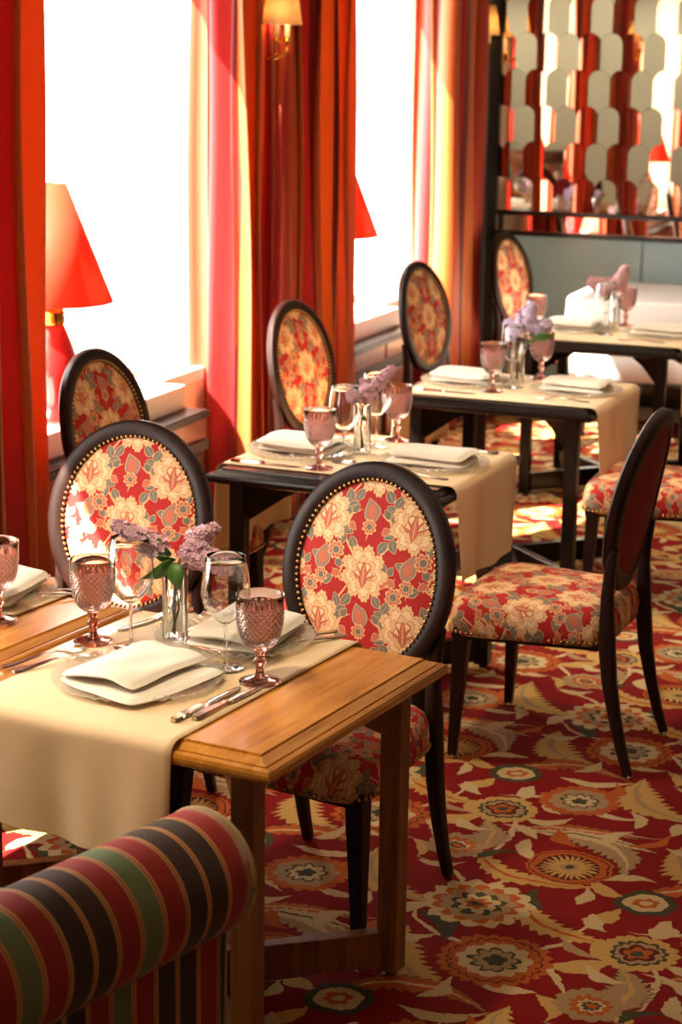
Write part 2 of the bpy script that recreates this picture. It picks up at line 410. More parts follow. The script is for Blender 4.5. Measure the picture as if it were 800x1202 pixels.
# ------------------------------------------------------------------ mesh builder
class MB:
    def __init__(s): s.v, s.f, s.uv = [], [], {}
    def add(s, vs, fs, uvs=None):
        o = len(s.v); s.v += [tuple(p) for p in vs]
        for i, f in enumerate(fs):
            if uvs: s.uv[len(s.f)] = [uvs[k] for k in f]
            s.f.append(tuple(k + o for k in f))
        return s
    def box(s, x0, x1, y0, y1, z0, z1):
        vs = [(x, y, z) for z in (z0, z1) for y in (y0, y1) for x in (x0, x1)]
        return s.add(vs, [(0, 2, 3, 1), (4, 5, 7, 6), (0, 1, 5, 4), (2, 6, 7, 3), (0, 4, 6, 2), (1, 3, 7, 5)])
    def prism(s, poly, axis, a0, a1):
        """extrude a 2D polygon along axis (0,1,2); polygon holds the other two coordinates in order"""
        n = len(poly); vs = []
        for a in (a0, a1):
            for (p, q) in poly: vs.append({0: (a, p, q), 1: (p, a, q), 2: (p, q, a)}[axis])
        fs = [tuple(range(n - 1, -1, -1)), tuple(range(n, 2 * n))] + [(i, (i + 1) % n, n + (i + 1) % n, n + i) for i in range(n)]
        return s.add(vs, fs)
    def lathe(s, prof, n=32, c=(0, 0, 0), fn=None, cap0=False, cap1=False):
        vs = []; m = len(prof)
        for j, (r, z) in enumerate(prof):
            for i in range(n):
                a = 2 * PI * i / n; rr = r + (fn(a, j, r, z) if fn else 0)
                vs.append((c[0] + rr * math.cos(a), c[1] + rr * math.sin(a), c[2] + z))
        fs = [(j * n + i, j * n + (i + 1) % n, (j + 1) * n + (i + 1) % n, (j + 1) * n + i) for j in range(m - 1) for i in range(n)]
        if cap0: fs.append(tuple(range(n - 1, -1, -1)))
        if cap1: fs.append(tuple((m - 1) * n + i for i in range(n)))
        return s.add(vs, fs)
    def sweep(s, path, sect, closed=False, caps=True, up=(0, 0, 1), scale=None):
        """sweep a section (list of 2D points) along 3D path; scale is a per-point (sx, sy)"""
        P = [Vector(p) for p in path]; n = len(P); m = len(sect); vs = []
        upv = Vector(up)
        for i in range(n):
            if closed: t = P[(i + 1) % n] - P[i - 1]
            else: t = P[min(i + 1, n - 1)] - P[max(i - 1, 0)]
            t.normalize(); side = t.cross(upv)
            if side.length < 1e-4: side = t.cross(Vector((0, 1, 0)))
            side.normalize(); u2 = side.cross(t)
            k = scale[i] if scale else (1, 1)
            for (a, b) in sect: vs.append(P[i] + side * (a * k[0]) + u2 * (b * k[1]))
        fs = []
        for i in range(n if closed else n - 1):
            i2 = (i + 1) % n
            for j in range(m): fs.append((i * m + j, i * m + (j + 1) % m, i2 * m + (j + 1) % m, i2 * m + j))
        if caps and not closed: fs += [tuple(range(m - 1, -1, -1)), tuple((n - 1) * m + j for j in range(m))]
        return s.add(vs, fs)
    def tube(s, path, r, n=8, taper=None):
        sect = [(r * math.cos(2 * PI * i / n), r * math.sin(2 * PI * i / n)) for i in range(n)]
        return s.sweep(path, sect, scale=[(k, k) for k in taper] if taper else None)
    def ball(s, c, r, n=6, m=4, sz=1):
        prof = [(r * math.sin(PI * j / m) if 0 < j < m else 1e-4, -r * sz * math.cos(PI * j / m)) for j in range(m + 1)]
        return s.lathe(prof, n, c)
    def grid(s, fn, nu, nv, uvfn=None):
        vs, uv = [], []
        for j in range(nv + 1):
            for i in range(nu + 1):
                u, v = i / nu, j / nv; vs.append(fn(u, v)); uv.append(uvfn(u, v) if uvfn else (u, v))
        w = nu + 1
        return s.add(vs, [(j * w + i, j * w + i + 1, (j + 1) * w + i + 1, (j + 1) * w + i) for j in range(nv) for i in range(nu)], uv)
    def mesh(s, name, mat, smooth=False):
        me = bpy.data.meshes.new(name); me.from_pydata(s.v, [], s.f)
        if s.uv:
            l = me.uv_layers.new(name='UVMap')
            for p in me.polygons:
                q = s.uv.get(p.index)
                if q:
                    for k, li in enumerate(p.loop_indices): l.data[li].uv = q[k]
        me.materials.append(mat)
        if smooth:
            for p in me.polygons: p.use_smooth = True
            if smooth is not True:
                try: me.set_sharp_from_angle(angle=math.radians(smooth))
                except Exception: pass
        me.update(); return me
    def obj(s, name, mat, parent=None, smooth=False, label=None, kind=None):
        o = bpy.data.objects.new(name, s.mesh(name, mat, smooth)); COL.objects.link(o)
        if parent is not None: o.parent = parent
        if label: o['label'] = label
        if kind: o['kind'] = kind
        return o

def rounded(w, h, r, n=3):
    """rounded rectangle section centred on 0"""
    pts = []
    for (cx, cy, a0) in ((w / 2 - r, h / 2 - r, 0), (-w / 2 + r, h / 2 - r, PI / 2), (-w / 2 + r, -h / 2 + r, PI), (w / 2 - r, -h / 2 + r, 1.5 * PI)):
        for i in range(n + 1):
            a = a0 + i / n * PI / 2; pts.append((cx + r * math.cos(a), cy + r * math.sin(a)))
    return pts

def thing(name, label, cat, loc=(0, 0, 0), rz=0, group=None):
    o = bpy.data.objects.new(name, None); COL.objects.link(o); o.empty_display_size = .1
    o.location = loc; o.rotation_euler = (0, 0, rz); o['label'] = label; o['category'] = cat
    if group: o['group'] = group
    return o
def tag(o, label, cat, group=None):
    o['label'] = label; o['category'] = cat
    if group: o['group'] = group
    return o
def structure(o): o['kind'] = 'structure'; return o
def copy_thing(root, label, loc, rz, group=None):
    r = root.copy(); COL.objects.link(r); r.location = loc; r.rotation_euler = (0, 0, rz); r['label'] = label
    if group: r['group'] = group
    def rec(a, b):
        for ch in list(a.children):
            c = ch.copy(); COL.objects.link(c); c.parent = b; rec(ch, c)
    rec(root, r); return r
def bevel(o, w=.004, seg=2):
    m = o.modifiers.new('bevel', 'BEVEL'); m.width = w; m.segments = seg; m.limit_method = 'ANGLE'; m.angle_limit = math.radians(40)
    return o

# ------------------------------------------------------------------ room shell
XW, YB, XR, YF, ZC = -3.10, 11.0, 3.4, -4.5, 3.3
WIN = [(2.25, 4.80), (5.00, 7.55), (7.75, 10.30)]
LEDGE = [(2.70, 3.90), (5.46, 6.74), (8.37, 9.32)]
ZS, ZT, XG = .62, 2.44, -3.38
structure(MB().box(XW - .5, XR + .2, YF - .2, YB + .2, -.1, 0).obj('floor', M['carpet']))['label'] = 'red floral woven carpet'
structure(MB().box(XW - .5, XR + .2, YF - .2, YB + .2, ZC, ZC + .1).obj('ceiling', M['ceiling']))
structure(MB().box(XR, XR + .15, YF, YB, 0, ZC).obj('wall_right', M['wall_warm']))
structure(MB().box(XW - .5, XR + .15, YF - .15, YF, 0, ZC).obj('wall_front', M['wall_grey']))
w = MB(); edges = [YF] + [e for p in WIN for e in p] + [YB]
for i in range(0, len(edges), 2):
    w.box(XG - .06, XW - .1, edges[i], edges[i + 1], 0, ZT)
    w.box(XW - .1, XW, max(YF, edges[i] - .2 if i else YF), min(YB, edges[i + 1] + .05 if i < len(edges) - 2 else YB), 0, ZT)
w.box(XG - .06, XW, YF, YB, ZT, ZC)
for (a, b) in WIN: w.box(XG - .06, XW - .1, a, b, 0, ZS + .03)
wall_left = structure(w.obj('wall_left', M['wall_cream']))
structure(MB().box(XW, XW + .03, YF, YB, 0, .10).obj('baseboard_left', M['black']))
for i, (a, b) in enumerate(WIN):
    wn = thing('window_%d' % (i + 1), '', 'window', (XW, (a + b) / 2, ZS)); del wn['label']; del wn['category']; structure(wn)
    h = (b - a) / 2; gx = XG - XW; la, lb = LEDGE[i][0] - (a + b) / 2, LEDGE[i][1] - (a + b) / 2
    # radiator casing under the ledge: mahogany panels with dark rails, black grille on top, white sill behind
    cs = MB().box(-.10, .09, la, lb, -ZS, -.16).obj('ledge_casing', M['walnut'], wn)
    n = 2
    for k in range(n):
        y0 = la + (lb - la) * k / n + .012; y1 = la + (lb - la) * (k + 1) / n - .012
        bevel(MB().box(.085, .112, y0, y1, -.105, -.028).obj('panel', M['mahogany'], cs), .004)
        bevel(MB().box(.085, .106, y0 + .03, y1 - .03, -.48, -.175).obj('panel', M['mahogany'], cs), .006)
    MB().box(-.10, .100, la, lb, -.16, -.03).obj('upper_board', M['mahogany'], cs)
    MB().box(.085, .116, la, lb, -.155, -.115).obj('panel_rail', M['black'], cs)
    MB().box(.085, .112, la, lb, -ZS, -.52).obj('plinth', M['black'], cs)
    gr = MB().box(.02, .12, la, lb, -.03, -.008).obj('ledge_grille', M['grille'], wn)
    sl = MB()
    for k in range(6): sl.box(.024 + k * .016, .032 + k * .016, la + .01, lb - .01, -.008, 0)
    sl.obj('grille_bars', M['grille'], gr, kind='stuff')
    bevel(MB().box(gx, -.10, -h, h, .03, .085).obj('window_sill', M['white_paint'], wn), .006)
    bevel(MB().box(-.10, .02, la, lb, -.03, .085).obj('window_sill', M['white_paint'], wn), .006)
    fm = MB()
    for y in (-h, h - .045): fm.box(gx - .03, gx + .02, y, y + .045, .085, ZT - ZS)
    fm.box(gx - .03, gx + .02, -h + .045, h - .045, .085, .125); fm.box(gx - .03, gx + .02, -h + .045, h - .045, ZT - ZS - .05, ZT - ZS)
    fm.obj('window_frame', M['white_paint'], wn)
    MB().box(gx - .008, gx - .004, -h + .045, h - .045, .125, ZT - ZS - .05).obj('pane', M['window_glass'], wn)
    pl = bpy.data.lights.new('portal', 'AREA'); po = bpy.data.objects.new('window_portal_light', pl); COL.objects.link(po)
    pl.shape = 'RECTANGLE'; pl.size = ZT - ZS; pl.size_y = 2 * h - .1; pl.cycles.is_portal = True
    po.location = (XG - .05, (a + b) / 2, (ZS + ZT) / 2 + .04); po.rotation_euler = (0, -PI / 2, 0)

# back wall: teal panels below, mirror strip, fish-scale mirror tiles above
wall_back = structure(MB().box(XW - .5, XR + .15, YB, YB + .15, 0, ZC).obj('wall_back', M['wall_grey']))
xs = [XW + .02, -2.2, -1.25, -.3, .65, 1.6, 2.5, XR]
for a, b in zip(xs[:-1], xs[1:]):
    bevel(MB().box(a + .004, b - .004, YB - .025, YB, .12, .94).obj('panel', M['teal'], wall_back), .004)
structure(MB().box(XW, XR, YB - .04, YB, 0, .12).obj('baseboard_back', M['black']))
def trim(k, *b): return structure(bevel(MB().box(*b).obj('trim_%d' % k, M['black']), .003))
trim(1, XW + .02, XR, YB - .05, YB, .94, .965)
trim(2, XW + .02, XR, YB - .05, YB, 1.055, 1.08)
trim(3, XW - .005, XW + .05, YB - .06, YB, 0, ZC)
trim(4, XW + .0, XW + .03, YB - .24, YB - .19, 0, ZC)
pil = tag(MB().box(XW + .0, XW + .012, YB - .19, YB - .06, 0, ZC).obj('mirror_strip', M['mirror']), 'tall narrow mirror strip in the corner beside the black post', 'mirror')
st = tag(MB().box(XW + .05, XR, YB - .02, YB - .001, .965, 1.055).obj('mirror_band', M['mirror']), 'low horizontal mirror band between two thin black rails', 'mirror')
mp = thing('wall_mirror', 'wall mirror of arched fish-scale tiles above the black rail', 'mirror', (XW + .05, YB, 1.08))
MB().box(0, 2.50, -.004, -.001, 0, ZC - 1.08).obj('backing', M['black'], mp)
TW, TP = .121, .200
def tile_mesh(cut):
    r = TW / 2; g = .0012; pts = []
    for i in range(13):                                    # arched top
        a = PI * i / 12; pts.append(((r - g) * math.cos(a), TP + (r - g) * math.sin(a)))
    if cut: return MB().prism(pts + [(-r + g, cut), (r - g, cut)], 1, -.0035, 0).mesh('mirror_tile', M['mirror'])
    for i in range(7):                                     # hollow left and right foot around the arches below
        a = PI / 2 * i / 6; pts.append((-r + (r + g) * math.sin(a) + (g if i == 0 else 0), (r + g) * math.cos(a)))
    for i in range(5, -1, -1):
        a = PI / 2 * i / 6; pts.append((r - (r + g) * math.sin(a) - (g if i == 0 else 0), (r + g) * math.cos(a)))
    return MB().prism(pts, 1, -.0035, 0).mesh('mirror_tile', M['mirror'])
tm = tile_mesh(0); tm0 = tile_mesh(.072)
for row in range(11):
    for c in range(-1, 19):
        x = (c + (.5 if row % 2 else 0)) * TW + .139
        t = bpy.data.objects.new('mirror_tile', tm if row else tm0); COL.objects.link(t); t.parent = mp
        flat = (c % 2 == 1) if row % 2 == 0 else (c % 2 == 0)
        yaw = -math.radians(min(4.2, max(.3, 3.8 - 6.5 * (x - .27))) + random.uniform(-.12, .12)) if flat else math.radians(-11 + random.uniform(-1.2, 1.2))
        yaw = -yaw
        t.location = (x, -.024, row * TP - .07)
        t.rotation_euler = (0, 0, yaw)

# ------------------------------------------------------------------ curtains
def curtain(label, y0, y1, seed, phase=0.0, nf=5, x0=-3.0, amp=.05, topin=0.0, uoff=0.0, turn=None):
    rnd = random.Random(seed); ws = [rnd.uniform(.75, 1.3) for _ in range(nf)]; tot = sum(ws)
    acc = [0]
    for q in ws: acc.append(acc[-1] + q / tot)
    ph2 = rnd.uniform(0, 6)
    def warp(u):
        for k in range(nf):
            if u <= acc[k + 1] or k == nf - 1: return k + (u - acc[k]) / (acc[k + 1] - acc[k])
    yc = (y0 + y1) / 2
    def fn(u, v):
        z = .02 + v * 3.0; w = warp(u)
        am = amp * (1 - .35 * v) * (1 + .25 * math.sin(w * 2.1 + ph2))
        gather = 1 - topin * v + .03 * math.sin(v * 5 + seed)
        y = yc + (y0 + (y1 - y0) * u - yc) * gather + .028 * math.sin(4 * PI * w + .6 * v + phase) + .012 * math.sin(v * 4 + w)
        x = x0 + am * math.sin(2 * PI * w + phase + .5 * math.sin(v * 3 + seed)) + .008 * math.sin(v * 9 + w * 3)
        if turn and u < turn[0]:                            # leading edge returns towards the glass
            k = 1 - u / turn[0]; x += (turn[1] - x0) * k; y += turn[2] * k
        return (x, y, z)
    wd = (y1 - y0) * 1.9
    m = MB().grid(fn, nf * 18, 30, lambda u, v: (uoff + u * wd, v * 3))
    o = m.obj('curtain', M['silk'], smooth=True)
    md = o.modifiers.new('thick', 'SOLIDIFY'); md.thickness = .004
    return tag(o, label, 'curtain', 'striped silk curtains along the windows')
curtain('orange and red striped curtain at the far left edge of the picture', 4.62, 5.44, 3, 1.2, 5, amp=.06, uoff=1.04)
curtain('striped curtain right of the red lamp, coral sunlit edge, left of the wall sconce', 6.93, 7.42, 5, -.4, 4, amp=.05, uoff=.775, turn=(.34, -3.24, .22))
curtain('striped curtain hanging behind the wall sconce, orange edge beside the second window', 7.43, 8.36, 8, .5, 5, x0=-3.01, amp=.06, uoff=.83)
curtain('striped curtain in the far corner beside the black post and mirror tiles', 9.50, 10.26, 11, 2.2, 5, x0=-2.99, amp=.055, uoff=.775, topin=.05, turn=(.34, -3.24, .46))
for k, (a, b) in enumerate(((4.0, 4.60), (1.95, 2.95))):
    curtain(['striped curtain beside the near window, out of the picture to the left', 'striped curtain on the wall left of the camera'][k], a, b, 20 + k, k, 4)

# ------------------------------------------------------------------ chairs
OV_W, OV_H = .465, .53                                   # outer size of the oval back
OB, OT = Vector((0, .166, .487)), Vector((0, .264, 1.007))   # bottom and top of the oval in the chair's frame
_up = (OT - OB).normalized(); _oc = (OB + OT) / 2; _nrm = Vector((0, -_up.z, _up.y))   # faces the sitter
def ov(x, s, d=0.0):
    """point on the tilted oval plane: x across, s up from the centre, d towards the sitter"""
    return _oc + Vector((x, 0, 0)) + _up * s + _nrm * (d + .35 * x * x)
def make_chair():
    t = thing('dining_chair', '', 'chair')
    N = 64; A, B = OV_W / 2 - .024, OV_H / 2 - .024
    # oval frame ring
    sect = [(-.024, -.013), (-.020, -.017), (.018, -.017), (.024, -.010), (.024, .010), (.016, .017), (-.014, .017), (-.024, .011)]
    m = MB(); vs = []; k = len(sect)
    for i in range(N):
        a = 2 * PI * i / N; ca, sa = math.cos(a), math.sin(a)
        for (p, q) in sect: vs.append(ov((A + p) * ca, (B + p) * sa, q))
    m.add(vs, [(i * k + j, i * k + (j + 1) % k, ((i + 1) % N) * k + (j + 1) % k, ((i + 1) % N) * k + j) for i in range(N) for j in range(k)])
    m.obj('back_frame', M['walnut'], t, 50)
    # padded front
    Ai, Bi = A - .020, B - .020
    m = MB(); vs = [ov(0, 0, .036)]; uv = [(.1175, .125)]; R = 9
    for r in range(1, R + 1):
        q = r / R
        for i in range(N):
            a = 2 * PI * i / N; x, s = Ai * q * math.cos(a), Bi * q * math.sin(a)
            vs.append(ov(x, s, .010 + .026 * (1 - q ** 3.2))); uv.append((x + .1175, s + .125))
    fs = [(0, 1 + i, 1 + (i + 1) % N) for i in range(N)]
    for r in range(R - 1):
        o = 1 + r * N
        fs += [(o + i, o + N + i, o + N + (i + 1) % N, o + (i + 1) % N) for i in range(N)]
    m.add(vs, fs, uv); m.obj('back_cushion', M['fabric'], t, True, 'red and cream floral upholstered front of the oval back')
    # rear panel
    m = MB(); vs = [ov(0, 0, -.020)]
    for r in range(1, 5):
        q = r / 4
        for i in range(N):
            a = 2 * PI * i / N; vs.append(ov((Ai + .006) * q * math.cos(a), (Bi + .006) * q * math.sin(a), -.012 - .008 * (1 - q * q)))
    fs = [(0, 1 + (i + 1) % N, 1 + i) for i in range(N)]
    for r in range(3):
        o = 1 + r * N
        fs += [(o + i, o + (i + 1) % N, o + N + (i + 1) % N, o + N + i) for i in range(N)]
    m.add(vs, fs); m.obj('back_panel', M['velvet_red'], t, True, 'plain dark red velvet rear of the oval back')
    # nail trim of the back
    m = MB(); n = 92
    for i in range(n):
        a = 2 * PI * i / n; m.ball(ov((Ai + .001) * math.cos(a), (Bi + .001) * math.sin(a), .017), .0052, 6, 4)
    m.obj('back_nails', M['brass'], t, True, 'row of round brass upholstery nails', 'stuff')
    # seat: trapezoid, domed
    FW, RW_, y0, y1, zb = .55, .415, -.258, .185, .368
    def outline(a):
        # superellipse-like outline in unit square, then trapezoid
        c, s = math.cos(a), math.sin(a); e = .28
        u = math.copysign(abs(c) ** e, c); v = math.copysign(abs(s) ** e, s)
        return u, v
    def seatpt(u, v, z):
        w = (FW + (RW_ - FW) * (v + 1) / 2) / 2; yy = y0 + (y1 - y0) * (v + 1) / 2
        bow = -.018 * (1 - u * u) * (1 - v) / 2
        return (u * w, yy + bow, z)
    m = MB(); vs, uv = [], []; NN = 72
    rings = [(1.0, zb, .0), (1.012, zb + .03, 0), (1.0, zb + .06, 0), (.965, zb + .083, 0), (.90, zb + .096, 0), (.75, zb + .106, 0), (.5, zb + .113, 0), (.25, zb + .116, 0)]
    for (q, z, _) in rings:
        for i in range(NN):
            u, v = outline(2 * PI * i / NN); p = seatpt(u * q, v * q, z); vs.append(p)
            k2 = 1 + max(0, (.47 - z)) * 2.4
            uv.append((p[0] * k2, (p[1] + .04) * k2))
    vs.append((0, -.04, zb + .117)); uv.append((0, 0)); fs = []
    for r in range(len(rings) - 1):
        fs += [(r * NN + i, r * NN + (i + 1) % NN, (r + 1) * NN + (i + 1) % NN, (r + 1) * NN + i) for i in range(NN)]
    o = (len(rings) - 1) * NN; c = len(vs) - 1
    fs += [(o + i, o + (i + 1) % NN, c) for i in range(NN)] + [tuple(range(NN - 1, -1, -1))]
    m.add(vs, fs, uv); m.obj('seat', M['fabric'], t, True, 'red and cream floral upholstered seat')
    m = MB(); path = []
    for i in range(400):
        u, v = outline(2 * PI * i / 400); path.append(Vector(seatpt(u * 1.014, v * 1.014, zb + .009)))
    acc = 0; last = path[0]
    for i in range(1, 400):
        acc += (path[i] - path[i - 1]).length
        if acc > .0150 and path[i].y < .17:
            m.ball(path[i], .0058, 6, 4); acc = 0
    m.obj('seat_nails', M['brass'], t, True, 'row of round brass upholstery nails', 'stuff')
    # seat rail under the upholstery
    pts = [seatpt(u, v, 0)[:2] for (u, v) in ((-.93, -.93), (.93, -.93), (.93, .93), (-.93, .93))]
    MB().prism(pts, 2, zb - .014, zb + .01).obj('seat_rail', M['walnut'], t)
    # legs
    for sx in (-1, 1):
        lg = MB().sweep([(sx * .254, -.232, .012), (sx * .236, -.216, zb + .02)], [(-.5, -.5), (.5, -.5), (.5, .5), (-.5, .5)], up=(0, 1, 0), scale=[(.024, .024), (.046, .046)]).obj('leg', M['walnut'], t)
        bevel(lg, .003)
        MB().lathe([(.009, 0), (.010, .006), (.008, .014)], 10, (sx * .254, -.232, 0), cap0=True, cap1=True).obj('glide', M['chrome'], lg)
        pth = [(sx * .202, .266, .010), (sx * .200, .243, .08), (sx * .198, .220, .17), (sx * .197, .200, .27), (sx * .197, .190, .36), (sx * .197, .186, .44), (sx * .195, .183, .51), (sx * .196, .186, .57), (sx * .200, .193, .62), (sx * .204, .198, .65)]
        lg = MB().sweep(pth, rounded(1, 1, .2, 2), up=(0, 1, 0), scale=[(.024, .024), (.027, .028), (.031, .033), (.035, .040), (.036, .044), (.034, .040), (.031, .034), (.028, .030), (.025, .026), (.020, .020)]).obj('leg', M['walnut'], t, 50, 'curved rear leg rising into the oval back')
        MB().lathe([(.009, 0), (.010, .006), (.008, .014)], 10, (sx * .202, .266, 0), cap0=True, cap1=True).obj('glide', M['chrome'], lg)
    return t
R_ = math.radians
proto = make_chair()
chairs = [
    ('oval-back floral chair in the middle, facing across the front oak table', (-1.508, 4.042), -12),
    ('oval-back floral chair behind the lilac vase, sunlit at its lower left', (-2.206, 4.284), 1),
    ('oval-back floral chair in shadow beside the red table lamp', (-2.645, 5.575), 82),
    ('oval-back floral chair in front of the curtain with the wall sconce', (-2.536, 7.038), 81),
    ('oval-back floral chair before the second window, beside the far corner curtain', (-2.552, 8.66), 80),
    ('farthest oval-back floral chair, against the teal wall panel', (-2.585, 10.31), 80),
    ('dark red-backed chair on the right seen from behind with its whole floral seat', (-1.243, 5.300), -93),
    ('floral chair behind the right chair, only seat and front legs showing', (-1.255, 6.93), -90),
]
for i, (lab, (x, y), a) in enumerate(chairs):
    if i == 0:
        c = proto; c.location = (x, y, 0); c.rotation_euler = (0, 0, R_(a)); c['label'] = lab
    else: c = copy_thing(proto, lab, (x, y, 0), R_(a))
    c['group'] = 'oval-back floral dining chairs'

# ------------------------------------------------------------------ tables
ZTAB = .715
def rect_rings(W, D, prof, cap=True):
    m = MB(); vs = []
    for (ins, z) in prof:
        a, b = W / 2 - ins, D / 2 - ins
        vs += [(-a, -b, z), (a, -b, z), (a, b, z), (-a, b, z)]
    fs = []
    for r in range(len(prof) - 1): fs += [(r * 4 + j, r * 4 + (j + 1) % 4, (r + 1) * 4 + (j + 1) % 4, (r + 1) * 4 + j) for j in range(4)]
    fs.append((3, 2, 1, 0)); o = (len(prof) - 1) * 4
    if cap: fs.append((o, o + 1, o + 2, o + 3))
    m.add(vs, fs); return m
def diag(m, L, th, zfun, dirv, start):
    """vertical board of thickness th running from start along dirv; zfun gives (t, z0, z1) stations"""
    d = Vector((*dirv, 0)).normalized(); n = Vector((-d.y, d.x, 0)); vs = []; S = Vector((*start, 0))
    for (t, z0, z1) in zfun:
        for (sgn, z) in ((-1, z0), (1, z0), (1, z1), (-1, z1)):
            p = S + d * (t * L) + n * (sgn * th / 2); vs.append((p.x, p.y, z))
    k = len(zfun); fs = [(3, 2, 1, 0), ((k - 1) * 4, (k - 1) * 4 + 1, (k - 1) * 4 + 2, (k - 1) * 4 + 3)]
    for r in range(k - 1): fs += [(r * 4 + j, r * 4 + (j + 1) % 4, (r + 1) * 4 + (j + 1) % 4, (r + 1) * 4 + j) for j in range(4)]
    return m.add(vs, fs)
def table(label, loc, rz, W, D, top, legm, group):
    t = thing('dining_table', label, 'table', (*loc, 0), R_(rz), group)
    tp = rect_rings(W, D, [(.030, .672), (.010, .6725), (.003, .676), (0, .683), (0, .690), (.003, .697), (.009, .7005), (.0125, .7005), (.0135, .694), (.0165, .694), (.0175, .7010), (.023, .7035), (.034, .7095), (.0385, .7100), (.0395, .7145), (.041, .715)]).obj('tabletop', top, t)
    ix, iy, w = W / 2 - .085, D / 2 - .07, .048
    for sx in (-1, 1):
        for sy in (-1, 1):
            lg = bevel(MB().box(sx * ix - w / 2, sx * ix + w / 2, sy * iy - w / 2, sy * iy + w / 2, .012, .674).obj('leg', legm, t), .003)
            MB().lathe([(.012, 0), (.012, .014)], 10, (sx * ix, sy * iy, 0), cap0=True, cap1=True).obj('glide', M['black'], lg)
            diag(MB(), .26, .026, [(0, .545, .673), (.15, .565, .673), (.5, .615, .673), (1, .655, .673)], (-sx * ix, -sy * iy), (sx * (ix - .01), sy * (iy - .01))).obj('corner_bracket', legm, t)
    for s in (-1, 1):
        L = math.hypot(2 * ix, 2 * iy); z = .004 * (s + 1)
        bevel(diag(MB(), L, .034, [(0.03, .022 + z / 4, .104), (.97, .022 + z / 4, .104 + z / 8)], (2 * ix, s * 2 * iy), (-ix, -s * iy)).obj('stretcher', legm, t), .002)
    return t
TB = {}
def tdef(key, label, loc, rz, W, D, top, legm, group):
    table(label, loc, rz, W, D, top, legm, group); TB[key] = (loc, R_(rz), W, D)
tdef('T1', 'honey oak table in the foreground laid with mauve goblets and a folded napkin', (-1.568, 3.473), -8.2, .782, .745, M['oak'], M['oakleg'], 'oak dining tables')
tdef('T0', 'second oak table at the left edge, pushed against the front one', (-2.348, 3.587), -8.2, .772, .745, M['oak'], M['oakleg'], 'oak dining tables')
tdef('T2', 'black table behind the two front chairs, first of the black tables', (-1.962, 5.645), -3, .775, .71, M['ebony'], M['ebony'], 'black dining tables')
tdef('T3', 'middle black table of three, with the pale cloth hanging over a floral chair seat', (-1.872, 7.138), -3, .77, .735, M['ebony'], M['ebony'], 'black dining tables')
tdef('T4', 'rearmost black table with pink lilac, before the white-clothed table', (-1.876, 8.75), -1.3, .77, .74, M['ebony'], M['ebony'], 'black dining tables')
def tw(key, x, y, z=0.0):
    """table-local point to world"""
    (cx, cy), a, W, D = TB[key]; c, s = math.cos(a), math.sin(a)
    return (cx + x * c - y * s, cy + x * s + y * c, ZTAB + z)

# ------------------------------------------------------------------ runners
def runner(label, key, along, w0, w1, over0, over1, seed):
    """cloth laid over a table; along = 'y' or 'x' (local), w0..w1 across, hanging over0/over1 at the two ends"""
    (cx, cy), a, W, D = TB[key]; half = (D if along == 'y' else W) / 2; rnd = random.Random(seed); ph = rnd.uniform(0, 6)
    path = []
    def hang(sgn, over):
        pts = []; n = 10
        for i in range(6):
            b = PI / 2 * i / 5; pts.append((sgn * (half - .022 + .026 * math.sin(b)), .0025 - .026 + .026 * math.cos(b), 0))
        for i in range(1, n + 1):
            q = i / n; pts.append((sgn * (half + .004), -.0235 - over * q, q))
        return pts
    A = hang(-1, over0)[::-1]; Bp = hang(1, over1)
    mid = [(-half + .022 + (2 * half - .044) * i / 8, .0025, 0) for i in range(1, 8)]
    path = A + mid + Bp; n = len(path); NW = 28
    m = MB()
    def fn(u, v):
        k = min(n - 1, int(round(v * (n - 1)))); p, z, q = path[k]; sgn = -1 if p < 0 else 1
        x = w0 + (w1 - w0) * u
        out = q * (.010 + .010 * math.sin(9 * u + ph) + .006 * math.sin(21 * u + 2 * ph)) * sgn
        xx = x + .008 * q * math.sin(3 * u + ph)
        zz = z + q * .006 * math.sin(7 * u + ph) + (.0006 * math.sin(13 * u + 3 * p) if q == 0 else 0)
        return (xx, p + out, ZTAB + zz) if along == 'y' else (p + out, xx, ZTAB + zz)
    m.grid(fn, NW, n - 1)
    o = m.obj('table_runner', M['linen'], None, True); o.location = (cx, cy, 0); o.rotation_euler = (0, 0, a)
    md = o.modifiers.new('thick', 'SOLIDIFY'); md.thickness = .0016; md.offset = 1 if along == 'y' else -1
    # hems as thin raised strips
    for end in (0, 1):
        if (over0, over1)[end] < .08: continue
        hm = MB(); k0 = 0 if end == 0 else n - 1
        vv = [k0 / (n - 1), (k0 + (1 if end == 0 else -1)) / (n - 1)]
        def fh(u, v, vv=vv):
            p = Vector(fn(u, vv[0] + (vv[1] - vv[0]) * v)); sgn = -1 if end == 0 else 1
            return (p.x, p.y + sgn * .0026, p.z) if along == 'y' else (p.x + sgn * .0026, p.y, p.z)
        hm.grid(fh, NW, 1).obj('hem', M['linen'], o, True)
    return tag(o, label, 'table runner', 'cream table runners')
runner('cream runner hanging over the near side of the front oak table', 'T1', 'y', -.300, .186, .205, .16, 1)
runner('cream runner on the second oak table at the left edge', 'T0', 'y', -.26, .225, .205, .16, 2)
runner('cream runner on the first black table, hanging behind the middle chair', 'T2', 'x', -.265, .292, .27, .27, 3)
runner('cream runner on the middle black table, its end resting near a floral seat', 'T3', 'x', -.305, .290, .25, .27, 4)
runner('cream runner on the rearmost black table under the pink lilac', 'T4', 'x', -.305, .300, .25, .27, 5)

